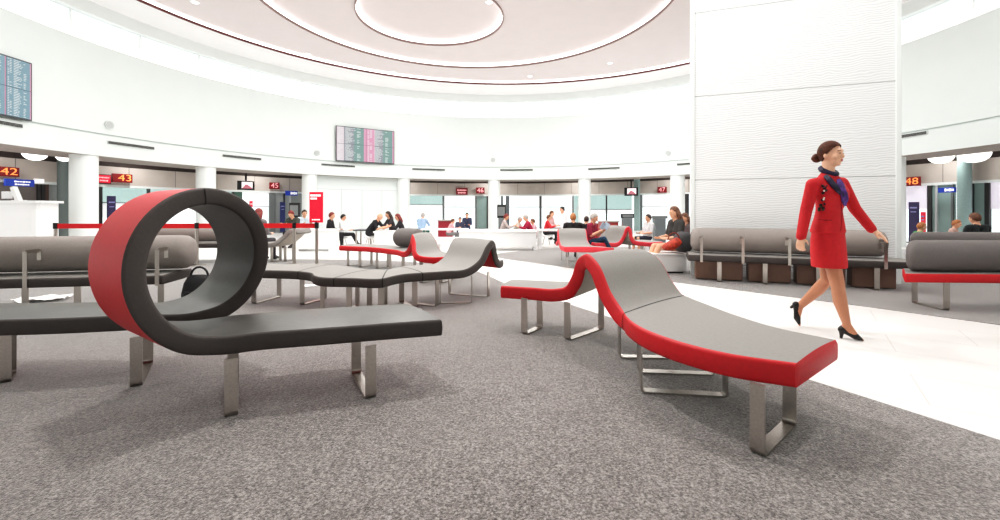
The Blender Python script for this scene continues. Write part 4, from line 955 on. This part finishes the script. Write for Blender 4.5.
# hidden trunk
for q in (-1, 1): segs += [C(Nb+rgt(fc)*(q*.04)+UP*-.12, at(830, 236, 4.06)+rgt(fp)*(q*.04), .06, .07), ]
RS, RE, RW = at(812.8, 184.5, 4.0), at(806, 211, 4.02), at(801.2, 236, 3.98)
LS, LE, LW = at(841.8, 183, 4.12), at(855, 209, 4.1), at(871.5, 229, 4.02)
segs += [C(Nb+UP*-.08, RS, .05, .045), C(Nb+UP*-.08, LS, .05, .045), C(RS, RE, .042, .036), C(RE, RW, .036, .026), C(LS, LE, .042, .036), C(LE, LW, .036, .026)]
d = (at(799.5, 251, 3.96)-RW).normalized(); hand(segs, RW, d, (fp-d*fp.dot(d)), c_*.6-v_*.2, 0, .9, .6)
d = (at(887, 239.5, 3.98)-LW).normalized(); lt = (v_*.4+UP*-.6+c_*.5); lt = lt-d*lt.dot(d); hand(segs, LW, d, lt, UP*.8+v_*.3-c_*.2, 0, 1.02, .2)
# legs
fH, fK, fC_, fA = at(827.5, 243, 4.05), at(837.5, 285, 3.97), at(840, 301, 3.965), at(847, 325, 3.905)
rH_, rK, rC, rA_ = at(827, 243, 4.14), at(827.5, 279.5, 4.13), at(817.5, 290, 4.22), at(799.5, 306.5, 4.33)
T = 1
segs += [C(fH, fK, .076, .058, T), C(fK, fC_, .055, .056, T), C(fC_, fA, .056, .032, T), C(rH_, rK, .076, .057, T), C(rK, rC, .053, .056, T), C(rC, rA_, .055, .032, T)]
fHe, fBa, fTo = at(842, 329.5, 3.925), at(855.5, 336.3, 3.86), at(862.5, 340, 3.835)
rHe, rBa, rTo = at(796, 304.6, 4.335), at(797.2, 318, 4.31), at(799.6, 325, 4.295)
segs += [C(fA, fHe, .03, .028, T), C(fA, fBa, .033, .027, T), C(fHe, fBa, .026, .026, T), C(fBa, fTo, .026, .012, T), C(rA_, rHe, .03, .028, T), C(rA_, rBa, .033, .027, T), C(rHe, rBa, .026, .026, T), C(rBa, rTo, .026, .012, T)]
union('body', segs, .0068, [WSK, TIGHT], wroot, 4)
# face
for q in (-1, 1):
    MB().ball(H(.0815, q*.032, .006), (.007, .0125, .005), HR, 12).build('eye', mat('eye_white', (176, 150, 138), .4), wroot, True)
    MB().ball(H(.0862, q*.032, .006), (.004, .0062, .0062), HR, 10).build('iris', mat('iris_dark', (46, 32, 28), .25), wroot, True)
    MB().tube([H(.084, q*.014, .027), H(.084, q*.03, .032), H(.072, q*.05, .026)], [.003, .0042, .002], 8).build('eyebrow', BROW, wroot, True)
MB().ball(H(.0915, 0, -.053), (.006, .021, .0048), HR, 12).ball(H(.0905, 0, -.0625), (.0065, .018, .0052), HR, 12).build('lips', LIP, wroot, True)
# hair, parted and drawn back to a low bun
HAIR = mat('woman_hair', (86, 48, 32), .6, var=.4, scale=26, spec=.25)
mb = MB(); mb.ball((-.012, 0, .024), (.1015, .084, .108), seg=110)
for f in [f for f in mb.bm.faces if (lambda c: c.z < 1.35*c.x-.012+.12*abs(c.y) or c.z < -.075)(f.calc_center_median())]: mb.bm.faces.remove(f)
me = mb.mesh('hair'); me.transform(Matrix.Translation(Hc) @ HR.to_4x4())
ho = mkobj('hair', me, HAIR, wroot, True); sd = ho.modifiers.new('t', 'SOLIDIFY'); sd.thickness = .012; sd.offset = -1
MB().ball(H(-.118, 0, -.028), (.042, .048, .044), HR, 20).tube([H(-.118+.03*math.cos(a), .034*math.sin(a), -.028+.006*math.sin(3*a)) for a in [i*PI/8 for i in range(17)]], .016, 10).build('hair_bun', HAIR, wroot, True)
# jacket
JRED = mat('suit_red', (196, 20, 32), .7, var=.06, scale=30, bump=.05)
def blend(k): return (fc*(1-k)+fp*k).normalized()
def jack(mb):
    R_ = []
    for px, py, la, fo, k, sh in ((828.6, 172.4, .062, .058, 0, 0), (828.4, 176.5, .1, .07, 0, 0), (828.5, 183, .17, .088, 0, .0), (829, 190, .178, .112, .05, .018), (829.2, 197, .166, .118, .15, .022), (829.2, 204, .146, .102, .3, .01), (829, 210, .136, .094, .5, .0), (828.6, 218, .152, .108, .75, 0), (828, 225, .172, .124, .9, 0), (827.6, 232, .186, .136, 1, 0), (827.6, 233, .178, .128, 1, 0)):
        f = blend(k); R_.append((at(px, py, 4.06)+f*sh, rgt(f)*la, f*fo))
    mb.loft(R_, n=28)
js = [C(RS, RE, .058, .05), C(RE, RW+(RW-RE).normalized()*.005, .05, .042), C(LS, LE, .056, .05), C(LE, LW-(LW-LE).normalized()*.0, .05, .041), C(at(828.5, 181, 4.06), RS, .05, .058), C(at(828.5, 181, 4.06), LS, .05, .056)]
jk = union('jacket', js, .0085, [JRED], wroot, 5, jack)
from mathutils.bvhtree import BVHTree
def surf(ob, x, y, lift=.004):
    me = ob.data; M = ob.matrix_parent_inverse; 
    bv = BVHTree.FromPolygons([v.co for v in me.vertices], [p.vertices for p in me.polygons])
    o = V((0, 0, CH)); dd = (at(x, y, 1.0)-o).normalized(); h = bv.ray_cast(o, dd)
    return (h[0]+h[1]*lift, h[1]) if h[0] is not None else (at(x, y, 3.95), -dd)
# skirt
sk = MB(); sk.loft([(at(px, py, 4.06), rgt(fp)*la, fp*fo) for px, py, la, fo in ((828.2, 222, .135, .1), (828, 230, .168, .122), (827.8, 240, .18, .13), (828.3, 252, .174, .137), (829, 262, .164, .139), (829.2, 266.8, .156, .138), (829.2, 266.8, .15, .132), (829, 262, .156, .131))], cap=False, n=36)
sk.build('skirt', JRED, wroot, True, 60)
# lapels, flap and buttons
DJ = mat('suit_red_shadow', (150, 12, 22), .75)
lp = MB()
for pts in ([(829.5, 178), (833, 185), (838, 194), (841, 203)], [(838.5, 177.5), (842.5, 184), (843.5, 192), (842, 203)]):
    P3 = [surf(jk, a, b, .003)[0] for a, b in pts]
    lp.tube(P3, [.012, .017, .014, .006], 8)
lp.build('lapel', JRED, wroot, True)
cl = MB(); cl.tube([surf(jk, a, b, .0)[0] for a, b in ((841, 204), (842, 212), (841.5, 222), (840.5, 231))], .0035, 6); cl.build('front_opening', DJ, wroot, True)
pk = MB()
pk.tube([surf(jk, a, b, .001)[0] for a, b in ((819, 219.5), (826, 220.5), (832, 220))], .005, 6); pk.build('pocket_flap', DJ, wroot, True)
# scarf
SC1 = mat('scarf_navy', (34, 28, 62), .5, var=.5, scale=18); SC2 = mat('scarf_purple', (78, 44, 120), .45, var=.75, scale=22)
s1 = MB()
cs = [Nb+(rgt(fc)*math.cos(a)*.06+fc*math.sin(a)*.058)+UP*(.026-.034*math.sin(a)) for a in [i*2*PI/18 for i in range(19)]]
s1.tube(cs, .024, 10); s1.build('scarf_collar', SC1, wroot, True)
def ribbon(pts, wid, m, name, lift=.012):
    P3 = [surf(jk, a, b, lift) for a, b in pts]; bm = bmesh.new(); rows = []
    for i, (p, n) in enumerate(P3):
        t_ = (P3[min(i+1, len(P3)-1)][0]-P3[max(i-1, 0)][0]).normalized(); sd_ = t_.cross(n).normalized(); w = wid[i]
        rows.append([bm.verts.new(p+sd_*w*k+n*(.012*(1-k*k)+.006*math.sin(9*k+i))) for k in (-1, -.6, -.2, .2, .6, 1)])
    for A, B in zip(rows, rows[1:]):
        for j in range(5): bm.faces.new((A[j], A[j+1], B[j+1], B[j]))
    bmesh.ops.recalc_face_normals(bm, faces=bm.faces); me = bpy.data.meshes.new(name); bm.to_mesh(me); bm.free()
    o = mkobj(name, me, m, wroot, True); q = o.modifiers.new('t', 'SOLIDIFY'); q.thickness = .006; return o
ribbon([(825.5, 176.5), (829, 180.5), (833, 185.5), (837, 190), (840, 194.5)], [.022, .03, .034, .03, .02], SC1, 'scarf_fold')
ribbon([(836.5, 180), (839, 185), (841, 190), (842.5, 195), (843, 200), (842.8, 204.5)], [.02, .036, .042, .042, .036, .018], SC2, 'scarf_drape', .018)
# embroidered spray on the chest
e1, e2, e3 = MB(), MB(), MB(); rnd = random.Random(4)
for a, b, rr in ((822.5, 186, .012), (824.5, 188, .014), (826, 190.5, .012), (823, 193, .013), (822.5, 200, .012), (821, 205, .014), (823.5, 208, .012), (819.5, 208.5, .012), (826.5, 186, .008), (824.5, 204, .01)):
    p, n = surf(jk, a, b, .003); e1.ball(p, rr, seg=8)
for a, b in ((824.2, 190.8), (824.3, 197.5), (823.8, 199)):
    p, n = surf(jk, a, b, .014); e2.ball(p, .008, seg=8)
for a, b in ((821.5, 206.8), (823.2, 209.5), (819.5, 210.2)):
    p, n = surf(jk, a, b, .006); e3.ball(p, .012, seg=8)
e1.build('chest_embroidery', mat('embroidery_dark', (46, 26, 34), .7), wroot, True); e2.build('white_blossom', mat('embroidery_white', (236, 230, 226), .6), wroot, True); e3.build('green_leaf', mat('embroidery_green', (52, 66, 44), .7), wroot, True)
# shoes
SHOE = mat('shoe_black', (26, 22, 22), .3)
for He, Ba, To, An, hb_ in ((fHe, fBa, fTo, fA, at(841, 338.2, 3.915)), (rHe, rBa, rTo, rA_, at(790.2, 307.8, 4.36))):
    ss = [C(He, He+(An-He)*.25, .033, .031), C(He, (He+Ba)/2+(Ba-An)*.0, .03, .026), C((He+Ba)/2, Ba, .026, .031), C(Ba, To, .031, .011)]
    sh = union('shoe', ss, .006, [SHOE], wroot, 3)
    hd_ = (hb_-He)
    MB().tube([He+hd_*.1, He+hd_*.6, hb_], [.026, .015, .0105], 12).build('shoe_heel', SHOE, wroot, True)

# repeats of one kind carry a group
for o in bpy.data.objects:
    if o.parent is None and 'category' in o.keys() and 'group' not in o.keys():
        g = {'barrier_post': 'barrier posts of the red belt', 'round_stool': 'white stools at the tables', 'downlight': 'downlights in the ceiling', 'wall_speaker': 'round speakers on the drum wall',
             'slot_vent': 'slot vents in the ring beam', 'dome_lamp': 'dome lamps under the gate ceiling', 'storage_box': 'boxes under the pillar bench', 'wave_bench': 'benches with a raised wave',
             'bolster_bench': 'benches with a bolster back', 'departure_board': 'flight displays', 'hanging_television': 'hanging televisions', 'gate_sign': 'gate number signs', 'kiosk': 'kiosks at the gates',
             'gate_desk': 'desks at the gates', 'display_stand': 'display panels at the gates', 'direction_sign': 'small hanging signs', 'long_table': 'white tables', 'thin_table': 'thin topped tables'}.get(o.name.split('.')[0])
        if g: o['group'] = g
